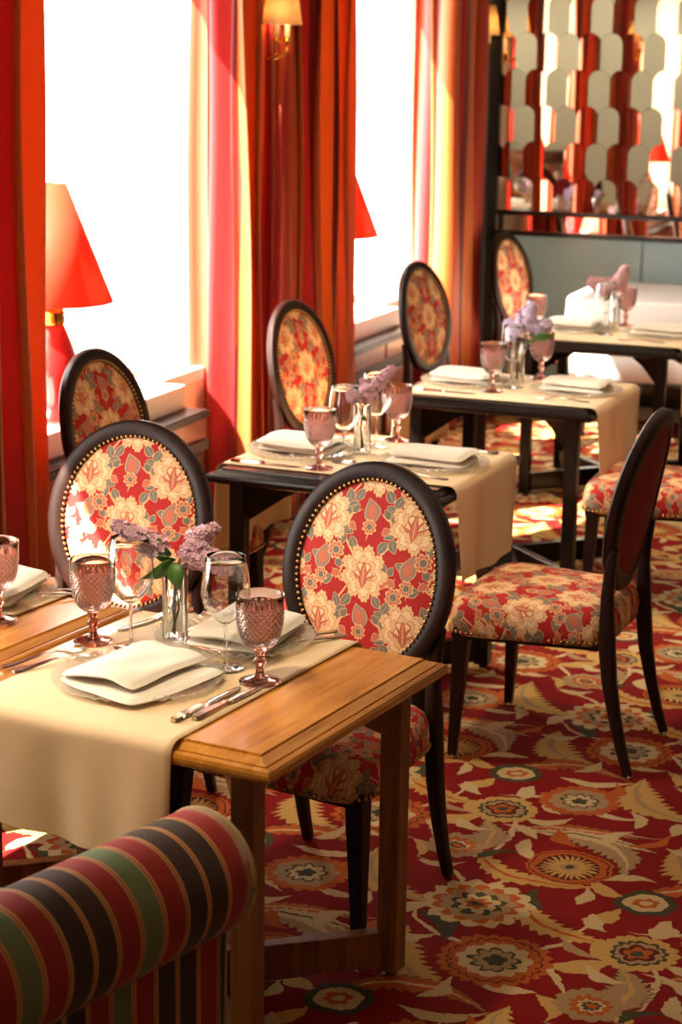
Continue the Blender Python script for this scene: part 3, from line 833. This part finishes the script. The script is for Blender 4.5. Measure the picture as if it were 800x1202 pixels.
# ------------------------------------------------------------------ white table at the back
wt = thing('dining_table', 'white-clothed square table at the back before the teal wall', 'table', (-1.95, 10.28, 0), 0)
bevel(MB().box(-.37, .37, -.39, .39, .70, .73).obj('tabletop', M['ebony'], wt), .006)
for sx in (-1, 1):
    for sy in (-1, 1): MB().box(sx * .33 - .025, sx * .33 + .025, sy * .33 - .025, sy * .33 + .025, 0, .70).obj('leg', M['ebony'], wt)
MB().box(-.33, .33, -.02, .02, .05, .12).obj('stretcher', M['ebony'], wt)
def big_cloth():
    m = MB(); N = 160; rings = [(.30, .7325, 0), (.97, .7325, 0), (1.0, .7315, 0), (1.015, .722, .05), (1.03, .66, .25), (1.07, .55, .5), (1.10, .45, .75), (1.13, .33, 1)]
    vs = [(0, 0, .7325)]
    for (q, z, k) in rings:
        for i in range(N):
            a = 2 * PI * i / N; c, s = math.cos(a), math.sin(a)
            e = .22 if k == 0 else .22 + .25 * k
            u = math.copysign(abs(c) ** e, c) * .418; v = math.copysign(abs(s) ** e, s) * .438
            f = q - k * .03 + k * .03 * math.sin(a * 18) + k * .02 * math.sin(a * 4)
            vs.append((u * f, v * f, z + k * .012 * math.sin(a * 4)))
    fs = [(0, 1 + i, 1 + (i + 1) % N) for i in range(N)]
    for r in range(len(rings) - 1):
        o = 1 + r * N; fs += [(o + i, o + N + i, o + N + (i + 1) % N, o + (i + 1) % N) for i in range(N)]
    o = m.add(vs, fs).obj('tablecloth', M['white_cloth'], None, True); o.location = (-1.95, 10.28, 0)
    md = o.modifiers.new('thick', 'SOLIDIFY'); md.thickness = .0015; md.offset = 1
    return tag(o, 'plain white cloth draped over the square back table', 'tablecloth')
big_cloth()

# ------------------------------------------------------------------ tableware prototypes
def make_plate():
    t = thing('charger_plate', '', 'plate')
    R = .172
    MB().lathe([(.0005, .003), (.085, .003), (.105, .0045), (.116, .0075), (.118, .0065), (.105, .001), (.0005, .0005)][::-1], 64).obj('well', M['plate_glass'], t, True)
    rib = lambda a, j, r, z: 0
    m = MB(); n = 240; vs = []; prof = [(.116, .0075), (.130, .0100), (.145, .0120), (.160, .0138), (.168, .0145), (R, .0142), (R, .0110), (.160, .0095), (.130, .0060), (.117, .0045)][::-1]
    for (r, z) in prof:
        for i in range(n):
            a = 2 * PI * i / n; w = math.cos(a * 40); sc = (r - .116) / (R - .116)
            rr = r + (.0024 * w if r >= R - .005 else 0)
            vs.append((rr * math.cos(a), rr * math.sin(a), z + .0034 * w * min(1, sc * 1.6)))
    m.add(vs, [(j * n + i, j * n + (i + 1) % n, (j + 1) * n + (i + 1) % n, (j + 1) * n + i) for j in range(len(prof) - 1) for i in range(n)])
    m.obj('ribbed_rim', M['plate_glass'], t, 30)
    return t
def make_goblet():
    t = thing('goblet', '', 'goblet')
    n = 132
    def wob(a, j, r, z):
        if z < .078 or z > .160: return 0
        k = math.sin(PI * (z - .078) / .082) ** .35
        p = a * 22; q = (z - .078) * 480
        return k * .0030 * (abs(math.sin((p + q) / 2)) * abs(math.sin((p - q) / 2)) * 2 - 1) 
    prof = []
    shape = [(.011, .068), (.020, .071), (.029, .078), (.036, .090), (.0415, .105), (.0445, .120), (.0465, .138), (.0475, .155), (.0480, .170), (.0485, .183)]
    for a, b in zip(shape[:-1], shape[1:]):
        k = max(1, int((b[1] - a[1]) / .0018))
        for i in range(k): prof.append((a[0] + (b[0] - a[0]) * i / k, a[1] + (b[1] - a[1]) * i / k))
    prof.append(shape[-1])
    m = MB().lathe(prof, n, fn=wob)
    m.lathe([(.0485, .183), (.0475, .1838), (.0455, .182), (.0445, .160), (.042, .125), (.036, .098), (.024, .083), (.001, .079)], n)
    m.obj('bowl', M['mauve'], t, True, 'mauve glass bowl with diamond relief')
    MB().lathe([(.009, .008), (.0115, .014), (.0085, .022), (.0085, .036), (.0135, .042), (.0145, .046), (.0125, .050), (.0085, .054), (.0090, .060), (.0125, .066), (.0125, .069)], 12).obj('stem', M['mauve_thick'], t, 40)
    MB().lathe([(.0005, .0012), (.041, .0005), (.0425, .0025), (.0405, .0050), (.026, .0085), (.011, .0130), (.0005, .013)], 48, fn=lambda a, j, r, z: .0006 * math.cos(a * 16) if 1 <= j <= 4 else 0).obj('foot', M['mauve_thick'], t, True)
    return t
def make_wine():
    t = thing('wine_glass', '', 'wine glass'); n = 48
    out = [(.0038, .094), (.010, .0975), (.022, .105), (.036, .120), (.046, .138), (.0500, .156), (.0495, .175), (.0465, .200), (.0425, .222), (.0398, .238)]
    inn = [(r - .0012, z + .0010) for r, z in out[1:-1]]
    MB().lathe(out + [(.0392, .2388), (.0384, .238)] + inn[::-1] + [(.0006, .0975)], n).obj('bowl', M['clear'], t, True)
    MB().lathe([(.0060, .005), (.0040, .012), (.0034, .03), (.0032, .06), (.0036, .085), (.0042, .0945)], 16).obj('stem', M['clear'], t, True)
    MB().lathe([(.0005, .0008), (.0385, .0005), (.0392, .0015), (.036, .0022), (.018, .0036), (.006, .0060)], 40).obj('foot', M['clear'], t, True)
    return t
def make_vase():
    t = thing('bud_vase', '', 'vase'); w, h = .048, .158
    def sq(wd, z, r=.006):
        return [(x, y, z) for (x, y) in rounded(wd, wd, r, 3)]
    m = MB(); rings = [sq(w, 0), sq(w, h), sq(w - .001, h + .0015), sq(w - .007, h), sq(w - .008, .014)]
    k = len(rings[0]); vs = sum(rings, [])
    fs = [(r * k + j, r * k + (j + 1) % k, (r + 1) * k + (j + 1) % k, (r + 1) * k + j) for r in range(len(rings) - 1) for j in range(k)]
    fs += [tuple(range(k - 1, -1, -1)), tuple((len(rings) - 1) * k + j for j in range(k))]
    m.add(vs, fs).obj('glass_body', M['clear'], t, 40)
    m = MB(); rr = [sq(w - .009, .0145, .004), sq(w - .009, .105, .004)]; vs = sum(rr, []); k = len(rr[0])
    m.add(vs, [(j, (j + 1) % k, k + (j + 1) % k, k + j) for j in range(k)] + [tuple(k + j for j in range(k))]).obj('water', M['water'], t)
    return t
def soft_slab(m, w, d, h, z0, off=(0, 0), rot=0, wave=.0, seed=0, lift=None):
    """soft folded layer of cloth: pillow edged slab"""
    nu, nv = 26, 22; c, s = math.cos(rot), math.sin(rot); vs = []
    def pt(u, v, top):
        x, y = (u - .5) * 2, (v - .5) * 2
        ex = 1 - abs(x) ** 9; ey = 1 - abs(y) ** 9
        e = max(0, min(ex, ey)) ** .5
        zz = z0 + h / 2 + (h / 2) * e * (1 if top else -1)
        wv = wave * (math.sin(3.1 * u + seed) * math.sin(2.3 * v + 1.7 * seed) + .4 * math.sin(9 * u + 4 * v + seed) + .3 * math.sin(6 * v - 13 * u + 2 * seed))
        if lift: zz += lift(u, v)
        X_ = x * w / 2 * (1 + .025 * math.sin(4 * v + seed)) * (1 - .09 * abs(y) ** 7)
        Y_ = y * d / 2 * (1 + .025 * math.sin(3 * u + seed)) * (1 - .07 * abs(x) ** 7)
        return (off[0] + X_ * c - Y_ * s, off[1] + X_ * s + Y_ * c, zz + wv)
    for top in (False, True):
        for j in range(nv + 1):
            for i in range(nu + 1): vs.append(pt(i / nu, j / nv, top))
    W_ = nu + 1; o = W_ * (nv + 1); fs = []
    for j in range(nv):
        for i in range(nu):
            q = (j * W_ + i, j * W_ + i + 1, (j + 1) * W_ + i + 1, (j + 1) * W_ + i)
            fs.append(q[::-1]); fs.append(tuple(o + k for k in q))
    per = [i for i in range(nu + 1)] + [j * W_ + nu for j in range(1, nv + 1)] + [nv * W_ + i for i in range(nu - 1, -1, -1)] + [j * W_ for j in range(nv - 1, 0, -1)]
    fs += [(per[i], per[(i + 1) % len(per)], o + per[(i + 1) % len(per)], o + per[i]) for i in range(len(per))]
    return m.add(vs, fs)
def make_napkin(kind):
    t = thing('napkin', '', 'napkin')
    if kind == 0:      # loosely folded, two flaps
        soft_slab(MB(), .215, .275, .016, .004, (.018, -.004), R_(-4), .003, 1).obj('lower_fold', M['napkin'], t, True)
        soft_slab(MB(), .188, .265, .018, .019, (-.012, .006), R_(5), .004, 2.4, lambda u, v: .010 * math.sin(PI * u) * (1 - v * .5)).obj('upper_fold', M['napkin'], t, True)
    else:              # squared stack
        soft_slab(MB(), .190, .255, .016, .004, (.004, -.002), R_(2), .002, 3).obj('lower_fold', M['napkin'], t, True)
        soft_slab(MB(), .182, .248, .022, .019, (-.004, .003), R_(-2), .003, 4.1, lambda u, v: .006 * math.sin(PI * u)).obj('upper_fold', M['napkin'], t, True)
    return t
def flat_sweep(m, pts):
    """strip with stations (y, half width, z, thickness)"""
    vs = []
    for (y, hw, z, th) in pts: vs += [(-hw, y, z), (hw, y, z), (hw * .8, y, z + th), (-hw * .8, y, z + th)]
    k = len(pts); fs = [(0, 1, 2, 3), ((k - 1) * 4 + 3, (k - 1) * 4 + 2, (k - 1) * 4 + 1, (k - 1) * 4)]
    for r in range(k - 1): fs += [(r * 4 + j, (r + 1) * 4 + j, (r + 1) * 4 + (j + 1) % 4, r * 4 + (j + 1) % 4) for j in range(4)]
    return m.add(vs, fs)
def make_fork():
    t = thing('fork', '', 'fork')
    m = flat_sweep(MB(), [(-.105, .005, .001, .003), (-.10, .0085, .001, .0032), (-.08, .0085, .002, .0032), (-.04, .0055, .006, .003), (0, .0035, .010, .003), (.028, .0035, .010, .003), (.036, .006, .008, .0026), (.048, .0115, .005, .0022), (.060, .0125, .003, .002)])
    m.obj('handle', M['steel'], t, 40)
    for i in range(4):
        x = -.0095 + i * .00633; q = MB()
        flat_sweep(q, [(.058, .0022, .0032, .002), (.075, .0020, .0015, .002), (.092, .0017, .0025, .0018), (.103, .0008, .006, .0012)])
        q.v = [(a + x, b, c) for a, b, c in q.v]; q.obj('tine', M['steel'], t, 40)
    return t
def make_knife():
    t = thing('knife', '', 'knife')
    flat_sweep(MB(), [(-.118, .006, .002, .006), (-.112, .0105, .001, .008), (-.08, .0100, .001, .0085), (-.03, .0080, .001, .008), (-.012, .0070, .002, .007), (-.004, .0085, .002, .006)]).obj('handle', M['steel'], t, 45)
    flat_sweep(MB(), [(-.005, .0080, .003, .0022), (.01, .0100, .003, .0018), (.06, .0112, .003, .0016), (.095, .0100, .003, .0014), (.112, .006, .003, .0012), (.120, .0012, .003, .001)]).obj('blade', M['steel'], t, 45)
    return t
PR = {'plate': make_plate(), 'goblet': make_goblet(), 'wine': make_wine(), 'vase': make_vase(), 'nap0': make_napkin(0), 'nap1': make_napkin(1), 'fork': make_fork(), 'knife': make_knife()}
USED = {}
GRP = {'plate': 'ribbed glass charger plates', 'goblet': 'mauve diamond goblets', 'wine': 'clear wine glasses', 'vase': 'square bud vases', 'nap0': 'folded napkins', 'nap1': 'folded napkins', 'fork': 'forks on the tables', 'knife': 'knives on the tables'}
def put(kind, label, loc, rz=0):
    rz = R_(rz)
    if kind not in USED:
        USED[kind] = 1; o = PR[kind]; o.location = loc; o.rotation_euler = (0, 0, rz); o['label'] = label; o['group'] = GRP[kind]; return o
    return copy_thing(PR[kind], label, loc, rz, GRP[kind])
ZC_ = ZTAB + .0042           # top of a runner
def at(x, y, z=ZC_): return (x, y, z)
NZ = .0045                   # a napkin rests on the plate's well

# ------------------------------------------------------------------ lay the tables
def setting(plate_lab, nap_lab, x, y, rz, kind, nx=0, ny=0, nrz=0):
    put('plate', plate_lab, at(x, y), rz)
    put(kind, nap_lab, at(x + nx, y + ny, ZC_ + NZ), rz + nrz)
# front oak table
setting('ribbed glass plate at the near side of the front oak table', 'loosely folded cream napkin on the nearest plate', -1.655, 3.385, -8, 'nap0', .012, -.02, -10)
setting('ribbed glass plate before the middle chair, half hidden by a wine glass', 'folded napkin on the plate before the middle chair', -1.585, 3.715, 172, 'nap1', .03, .0, 6)
put('goblet', 'mauve goblet nearest the oak table corner, beside two knives', at(-1.423, 3.463))
put('goblet', 'mauve goblet left of the bud vase, behind two fork tips', at(-1.853, 3.578))
put('wine', 'clear wine glass between the lilac and the nearest goblet', at(-1.521, 3.518))
put('wine', 'clear wine glass just left of the foreground bud vase', at(-1.765, 3.580))
put('vase', 'square glass bud vase on the front oak table', at(-1.695, 3.651), 12)
put('knife', 'steel knife lying nearest the near plate on the front table', at(-1.462, 3.292), -9)
put('knife', 'steel knife beside the nearest goblet, outer of the near pair', at(-1.428, 3.318), -10)
put('knife', 'steel knife behind the left wine glass, next to the bud vase', at(-1.802, 3.775), 161)
put('fork', 'fork at the left edge with tines touching the goblet foot', at(-1.892, 3.436), -28)
put('fork', 'inner fork at the left with tines over the near plate rim', at(-1.852, 3.418), -30)
put('fork', 'inner fork on the right of the front runner, nearer the plate', at(-1.452, 3.757), 152)
put('fork', 'outer fork at the runner edge before the middle chair', at(-1.424, 3.738), 150)
# second oak table
setting('ribbed glass plate on the left-hand oak table', 'folded napkin on the left-hand oak table', -2.270, 3.833, 172, 'nap1', .04, -.02, 12)
put('goblet', 'mauve goblet cut off by the left edge of the picture', at(-2.118, 3.640))
put('fork', 'upper fork beside the left-hand plate', at(-2.118, 3.872), 138)
put('fork', 'lower fork beside the left-hand plate', at(-2.098, 3.848), 132)
# first black table
setting('ribbed glass plate at the window end of the first black table', 'napkin stack at the window end of the first black table', *tw('T2', -.225, .01)[:2], 87, 'nap1')
setting('ribbed glass plate behind the middle chair top', 'napkin stack behind the middle chair top', *tw('T2', .215, .01)[:2], -93, 'nap1')
put('goblet', 'mauve goblet at the near edge of the first black table', at(-2.044, 5.440))
put('goblet', 'mauve goblet at the far edge of the first black table', at(-1.970, 5.955))
put('wine', 'wine glass behind the near goblet of the first black table', at(-2.008, 5.560))
put('wine', 'wine glass right of the bud vase on the first black table', at(-2.000, 5.835))
put('vase', 'square bud vase on the first black table', at(-1.999, 5.700), 5)
put('knife', 'knife along the near edge of the first black table', at(-2.215, 5.432), -93)
put('fork', 'fork on the far side of the window-end plate, first black table', at(-2.20, 5.872), -93)
put('knife', 'knife at the far right end of the first black table', at(-1.720, 5.878), 87)
put('fork', 'fork peeking over the middle chair top on the first black table', at(-1.74, 5.445), 87)
# middle black table
setting('ribbed glass plate at the window end of the middle black table', 'napkin stack at the window end of the middle black table', *tw('T3', -.225, .02)[:2], 87, 'nap1')
setting('ribbed glass plate at the room end of the middle black table', 'napkin stack at the room end of the middle black table', *tw('T3', .215, .02)[:2], -93, 'nap1')
put('goblet', 'mauve goblet in front of the lilac on the middle black table', at(-1.945, 7.003))
put('goblet', 'mauve goblet under the lilac leaf on the middle black table', at(-1.852, 7.370))
put('wine', 'wine glass in front of the vase on the middle black table', at(-1.897, 7.120))
put('vase', 'square bud vase on the middle black table', at(-1.915, 7.245), 5)
put('knife', 'knife along the near edge of the middle black table', at(-2.10, 6.920), -93)
put('fork', 'fork at the right near edge of the middle black table', at(-1.66, 6.925), 87)
# rearmost black table
setting('ribbed glass plate at the window end of the rearmost black table', 'napkin stack at the window end of the rearmost black table', *tw('T4', -.19, .06)[:2], 88, 'nap1')
setting('ribbed glass plate at the room end of the rearmost black table', 'napkin stack at the room end of the rearmost black table', *tw('T4', .215, .04)[:2], -92, 'nap1')
put('goblet', 'mauve goblet at the left of the rearmost black table', at(-2.177, 8.53))
put('goblet', 'mauve goblet right of the pink lilac on the rearmost table', at(-1.875, 9.04))
put('wine', 'wine glass in front of the pink lilac', at(-1.897, 8.700))
put('vase', 'square bud vase holding the pink lilac', at(-1.888, 8.845), 3)
put('fork', 'fork on the right of the rearmost black table', at(-1.70, 8.545), 88)

# ------------------------------------------------------------------ lilac
CR_, CU_ = Vector((.9389, .3439, 0)).normalized(), Vector((0, 0, 1)); CF_ = Vector((-.3439, .9389, 0)).normalized()
def lilac(label, loc, clusters, leaves, mat, seed):
    """clusters: (start, end, radius) in (right, up, deep) metres from the vase mouth"""
    rnd = random.Random(seed); mouth = Vector((loc[0], loc[1], loc[2] + .158))
    t = thing('lilac_sprig', label, 'flower', tuple(loc)); t['group'] = 'lilac sprigs in bud vases'
    def W(p): return CR_ * p[0] + CU_ * p[1] + CF_ * p[2] + Vector((0, 0, .158))
    for (a, b, rad, n) in clusters:
        A, B = W(a), W(b); ax = B - A; L = ax.length; ax.normalize()
        s1 = ax.orthogonal().normalized(); s2 = ax.cross(s1); m = MB()
        for k in range(n):
            q = rnd.random() ** .9; th = rnd.uniform(0, 2 * PI); r = rad * (1.10 - .78 * q ** 1.6) * (.35 + .65 * rnd.random() ** .6)
            if q < .12: r *= .5 + q * 4
            c = A + ax * (q * L) + (s1 * math.cos(th) + s2 * math.sin(th)) * r
            nr = ((s1 * math.cos(th) + s2 * math.sin(th)) + ax * rnd.uniform(-.3, .6) + Vector((rnd.uniform(-.3, .3), rnd.uniform(-.3, .3), rnd.uniform(-.2, .4)))).normalized()
            e1 = nr.orthogonal().normalized(); e2 = nr.cross(e1); a0 = rnd.uniform(0, PI); pr = rnd.uniform(.0072, .0100)
            for j in range(4):
                an = a0 + j * PI / 2; d = e1 * math.cos(an) + e2 * math.sin(an); sd = nr.cross(d)
                m.add([c, c + d * pr * .6 + sd * pr * .45 + nr * .0012, c + d * pr * 1.15 + nr * .0006, c + d * pr * .6 - sd * pr * .45 + nr * .0012], [(0, 3, 2, 1)])
            m.add([c + e1 * .0012, c + e2 * .0012, c - e1 * .0012, c - e2 * .0012, c - nr * .008], [(0, 1, 4), (1, 2, 4), (2, 3, 4), (3, 0, 4)])
        m.obj('blossom', mat, t, kind='stuff')
        mid = W((a[0] * .35, a[1] * .3 + .0, a[2] * .3)); base = Vector((rnd.uniform(-.009, .009), rnd.uniform(-.009, .009), .018))
        low = Vector((-base.x, base.y, .075))
        MB().tube([base, low, Vector((0, 0, .150)) + (mid - Vector((0, 0, .158))) * .25, mid, A, A + ax * L * .7], .0026, 6, [1, 1, 1, .9, .8, .3]).obj('stem', M['stem'], t, True)
    for (p, q, wd) in leaves:
        A, B = W(p), W(q); d = B - A; L = d.length; d.normalize(); sd = d.cross(CF_ * .8 + CU_ * .6).normalized(); nn = sd.cross(d); m = MB()
        def fn(u, v):
            h = wd * math.sin(PI * min(1, v * .92 + .06)) ** .8 * (1.25 - .75 * v); s = (u - .5) * 2
            return A + d * (v * L) + sd * (s * h) + nn * (.25 * h * s * s - .012 * math.sin(PI * v))
        o = m.grid(fn, 6, 10).obj('leaf', M['leaf'], t, True)
        md = o.modifiers.new('thick', 'SOLIDIFY'); md.thickness = .0006
    return t
V1 = at(-1.695, 3.651)
lilac('mauve lilac sprigs with green leaves in the foreground vase', V1,
      [((-.022, .040, .01), (-.128, .098, .0), .030, 260), ((.018, .045, .0), (.125, .010, -.03), .034, 300), ((.03, .05, .03), (.085, .088, .03), .028, 200)],
      [((-.005, .02, -.01), (-.068, -.012, -.03), .022), ((.0, .02, -.02), (.012, -.036, -.03), .020), ((-.01, .03, .0), (-.038, .072, .0), .012), ((.0, .02, 0), (-.05, .045, -.01), .012)], M['lilac'], 1)
lilac('pale pink-mauve lilac leaning right on the first black table', at(-1.999, 5.700),
      [((-.004, .015, 0), (.095, .118, .0), .034, 260), ((-.02, .012, 0), (-.045, .052, .01), .026, 130), ((.02, .02, .02), (.0, .075, .02), .026, 120)],
      [((0, -.03, 0), (.018, -.05, -.01), .012)], M['lilac'], 2)
lilac('blue-mauve lilac with one round leaf on the middle black table', at(-1.915, 7.245),
      [((.015, .05, 0), (.050, .150, .0), .050, 300), ((.0, .02, 0), (-.045, .080, .01), .048, 260), ((.055, .035, 0), (.125, .075, .02), .046, 240)],
      [((.06, .02, -.02), (.135, .035, -.03), .026), ((.03, .0, -.01), (.07, .02, -.02), .010)], M['lilac_blue'], 3)
lilac('dusty pink lilac on the rearmost black table', at(-1.888, 8.845),
      [((.0, .03, 0), (.045, .140, .0), .046, 280), ((-.02, .03, 0), (-.125, .070, .01), .050, 320)],
      [((-.02, .015, -.01), (-.055, -.02, -.02), .014)], M['lilac_pink'], 4)
# fourth vase stands on the white table, only a leaf tip reaches into the picture
V5 = (-1.61, 10.20, .735)
put('vase', 'square bud vase on the white-clothed back table', V5, 10)
lilac('leafy lilac on the white back table, one green leaf at the right edge', V5,
      [((.06, .05, 0), (.15, .14, .0), .034, 180)], [((.01, .06, 0), (-.055, .115, -.01), .022), ((.03, .05, 0), (.1, .02, 0), .02)], M['lilac_pink'], 5)

# ------------------------------------------------------------------ table lamps on the window ledge
def table_lamp(label, loc):
    t = thing('table_lamp', label, 'lamp', loc, 0, 'red table lamps on the ledge')
    MB().lathe([(.0005, 0), (.070, 0), (.074, .012), (.066, .030), (.050, .045), (.047, .07), (.062, .12), (.078, .18), (.076, .22), (.060, .27), (.040, .32), (.034, .335), (.0005, .336)], 40).obj('base', M['lampred'], t, True, 'glossy red ceramic lamp base')
    MB().lathe([(.034, .335), (.040, .342), (.036, .350), (.040, .358), (.035, .366), (.039, .374), (.034, .382), (.030, .40), (.012, .405), (.010, .45)], 32).obj('neck', M['gold'], t, True, 'ribbed gold neck')
    o = MB().lathe([(.202, .412), (.050, .805)], 56).obj('shade', M['shade_red'], t, True, 'red-orange conical lampshade')
    md = o.modifiers.new('thick', 'SOLIDIFY'); md.thickness = .003
    m = MB(); m.tube([(-.055, 0, .79), (.055, 0, .79)], .0025, 6); m.tube([(0, -.055, .79), (0, .055, .79)], .0025, 6); m.tube([(0, 0, .44), (0, 0, .80)], .004, 6)
    m.obj('harp', M['gold'], t, True)
    MB().lathe([(.012, .45), (.016, .47), (.028, .50), (.024, .53), (.0005, .545)], 20).obj('bulb', M['candle'], t, True)
    return t
table_lamp('red table lamp on the near window ledge, beside the left curtain', (-3.165, 5.86, .7055))
table_lamp('red table lamp on the second window ledge, mostly behind a curtain', (-3.165, 8.60, .7055))
MB_c = MB().tube([(-3.12, 5.80, .712), (-3.075, 5.79, .712), (-3.066, 5.785, .66), (-2.975, 5.77, .625), (-2.968, 5.76, .40), (-2.965, 5.75, .02)], .003, 6).obj('lamp_cable', M['cable'], None, True)
tag(MB_c, 'thin pale cable hanging from the ledge below the red lamp', 'cable')

# ------------------------------------------------------------------ wall sconces
def sconce(label, y, reach):
    t = thing('wall_sconce', label, 'wall lamp', (XW, y, 1.93), 0, 'brass wall sconces')
    MB().lathe([(.0005, 0), (.040, 0), (.042, .006), (.030, .014), (.012, .020), (.0005, .022)], 24).obj('backplate', M['gold'], t, True).rotation_euler = (0, PI / 2, 0)
    for s in (-1, 1):
        pth = [(.015, 0, .0), (reach * .4, s * .012, -.018), (reach * .75, s * .035, -.012), (reach, s * .052, .015), (reach, s * .055, .055)]
        a = MB().tube(pth, .0055, 8).obj('arm', M['gold'], t, True)
        MB().lathe([(.004, .05), (.017, .056), (.019, .062), (.012, .066), (.011, .074)], 20, (reach, s * .055, 0)).obj('cup', M['gold'], a, True)
        c = MB().lathe([(.0105, .07), (.0105, .135), (.004, .138)], 16, (reach, s * .055, 0), cap1=True).obj('candle_sleeve', M['candle'], t, True)
        MB().lathe([(.004, .136), (.010, .150), (.012, .165), (.007, .185), (.0008, .20)], 12, (reach, s * .055, 0)).obj('bulb', M['bulb'], c, True)
    m = MB(); n = 48; vs = []
    for (rx, ry, z) in ((.072, .112, .120), (.050, .080, .275)):
        for i in range(n):
            a = 2 * PI * i / n; vs.append((reach + rx * math.cos(a), ry * math.sin(a), z))
    o = m.add(vs, [(i, (i + 1) % n, n + (i + 1) % n, n + i) for i in range(n)]).obj('shade', M['shade_cream'], t, True, 'cream fabric shade')
    md = o.modifiers.new('thick', 'SOLIDIFY'); md.thickness = .002
    return t
sconce('brass wall sconce with cream shade between the two curtains', 7.33, .17)
sconce('brass wall sconce in the far corner beside the mirror tiles', 10.50, .085)

# ------------------------------------------------------------------ striped armchair
def armchair():
    ang = math.atan2(-.29, .957); AX = (-1.320, 2.962)                     # end of the right-hand arm roll
    t = thing('armchair', 'striped velvet armchair with rolled arm in the near left corner', 'armchair', (AX[0], AX[1], 0), ang)
    # local: +y faces the table, x = 0 is the axis of the right-hand roll, chair extends to -x
    L, r, zc = .80, .110, .536; W = .80
    def arm(x, flip):
        a = MB(); N = 40; K = 24; vs, uv = [], []
        def prof(i):
            th = -.42 * PI + (1.55 * PI) * i / N          # scroll from under the roll over the top to the inner side
            return r * math.cos(th), zc + r * math.sin(th), i / N * 1.55 * PI * r
        a.grid(lambda u, v: (x + flip * prof(round(u * N))[0] * (1 - .05 * (abs(v - .5) * 2) ** 12), -L * (1 - v), prof(round(u * N))[1]), N, K, lambda u, v: ((v - 1) * L + .004, u * .5))
        roll = a.obj('arm_roll', M['stripe'], t, True)
        md = roll.modifiers.new('thick', 'SOLIDIFY'); md.thickness = .004; md.offset = -1
        b = MB(); b.grid(lambda u, v: (x + flip * .040, -L * (1 - v), .10 + (zc - .06 - .10) * u), 4, K, lambda u, v: ((v - 1) * L + .004, u * .4))
        b.grid(lambda u, v: (x - flip * .075, -L * (1 - v), .10 + (zc - .03 - .10) * u), 4, K, lambda u, v: ((v - 1) * L + .004, u * .4))
        b.box(x - .075 if flip > 0 else x - .04, x + .04 if flip > 0 else x + .075, -L, 0, .09, .10)
        b.obj('arm_panel', M['stripe'], t, label='vertical striped side panel of the arm')
        # front facing with piping
        f = MB(); pts = [(x + flip * .040, .10), (x + flip * .040, zc - r * .90)]
        for i in range(N + 1):
            p = prof(i); pts.append((x + flip * p[0] * .99, p[1] - (0 if i else 0)))
        pts.append((x - flip * .075, .10))
        for yy in ((-.004, .004), (-L - .004, -L + .004)): f.prism(pts, 1, *yy)
        f.obj('arm_facing', M['stripe'], t)
        pp = MB().tube([(q[0], .004, q[1]) for q in pts], .006, 8); pf = pp.obj('piping', M['piping'], t, True, 'pale piping around the arm end')
        nb = MB()
        for k in range(4, len(pts) - 1, 4): nb.ball((pts[k][0], .011, pts[k][1]), .004, 6, 4)
        nb.obj('piping_nails', M['brass'], pf, True, kind='stuff')
    arm(0, 1); arm(-W, -1)
    s = soft_slab(MB(), W - .13, L - .1, .14, .26, (-W / 2, -L / 2 + .04), 0, .004, 2); o = s.obj('seat_cushion', M['stripe'], t, True)
    bevel(MB().box(-W + .07, -.07, -L, -.02, .10, .265).obj('seat_base', M['stripe'], t), .01)
    bk = MB().grid(lambda u, v: (-W + .05 + (W - .10) * u, -L - .02 - .16 * v + .10 * math.sin(PI * v) ** 2, .10 + .85 * v), 20, 16, lambda u, v: (u * W, v * .9))
    bk.grid(lambda u, v: (-W + .05 + (W - .10) * (1 - u), -L - .11 - .16 * v, .10 + .85 * v), 20, 16, lambda u, v: (u * W, v * .9))
    bk.tube([(-W + .04, -L - .215, .93), (-.04, -L - .215, .93)], .075, 20)
    bk.obj('backrest', M['stripe'], t, True)
    for (x, y) in ((-.02, -.06), (-W + .02, -.06), (-.03, -L + .02), (-W + .03, -L + .02)):
        MB().sweep([(x, y, 0), (x, y, .10)], rounded(1, 1, .2, 2), up=(0, 1, 0), scale=[(.03, .03), (.045, .045)]).obj('leg', M['oakleg'], t)
    return t
armchair()

# ------------------------------------------------------------------ ceiling downlights, and added wall-wash spots behind the camera
def downlight(label, x, y, tx, ty, tz, power, size):
    t = thing('ceiling_downlight', label, 'ceiling lamp', (x, y, ZC), 0, 'ceiling downlights')
    MB().lathe([(.070, -.001), (.075, -.012), (.060, -.014), (.055, -.002)], 28).obj('ring', M['gold'], t, True)
    MB().lathe([(.0005, -.003), (.055, -.003)], 28).obj('lens', M['candle'], t)
    l = bpy.data.lights.new('downlight', 'SPOT'); l.energy = power; l.color = (1, .80, .54); l.spot_size = R_(size); l.spot_blend = .8; l.shadow_soft_size = .12
    o = bpy.data.objects.new('downlight', l); COL.objects.link(o); o.parent = t; o.location = (0, 0, -.03)
    o.rotation_euler = Vector((tx - x, ty - y, tz - ZC)).to_track_quat('-Z', 'Y').to_euler()
for lab, x in (('left unseen spot added behind the camera to brighten the rear wall', -1.6), ('middle unseen spot added behind the camera to brighten the rear wall', .2), ('right unseen spot added behind the camera to brighten the rear wall', 2.0)):
    downlight(lab, x, -2.9, x, -4.5, 1.5, 130, 95)  # added out of view, wash the wall that the tilted mirror tiles reflect
downlight('downlight over the front oak tables', -1.95, 2.55, -1.85, 3.5, .7, 150, 44)
downlight('downlight over the first black table', -1.55, 4.9, -1.75, 5.6, .7, 80, 50)
downlight('downlight over the middle black table', -1.50, 6.4, -1.75, 7.1, .7, 80, 50)
downlight('downlight over the rearmost black table', -1.55, 8.0, -1.8, 8.7, .7, 80, 50)
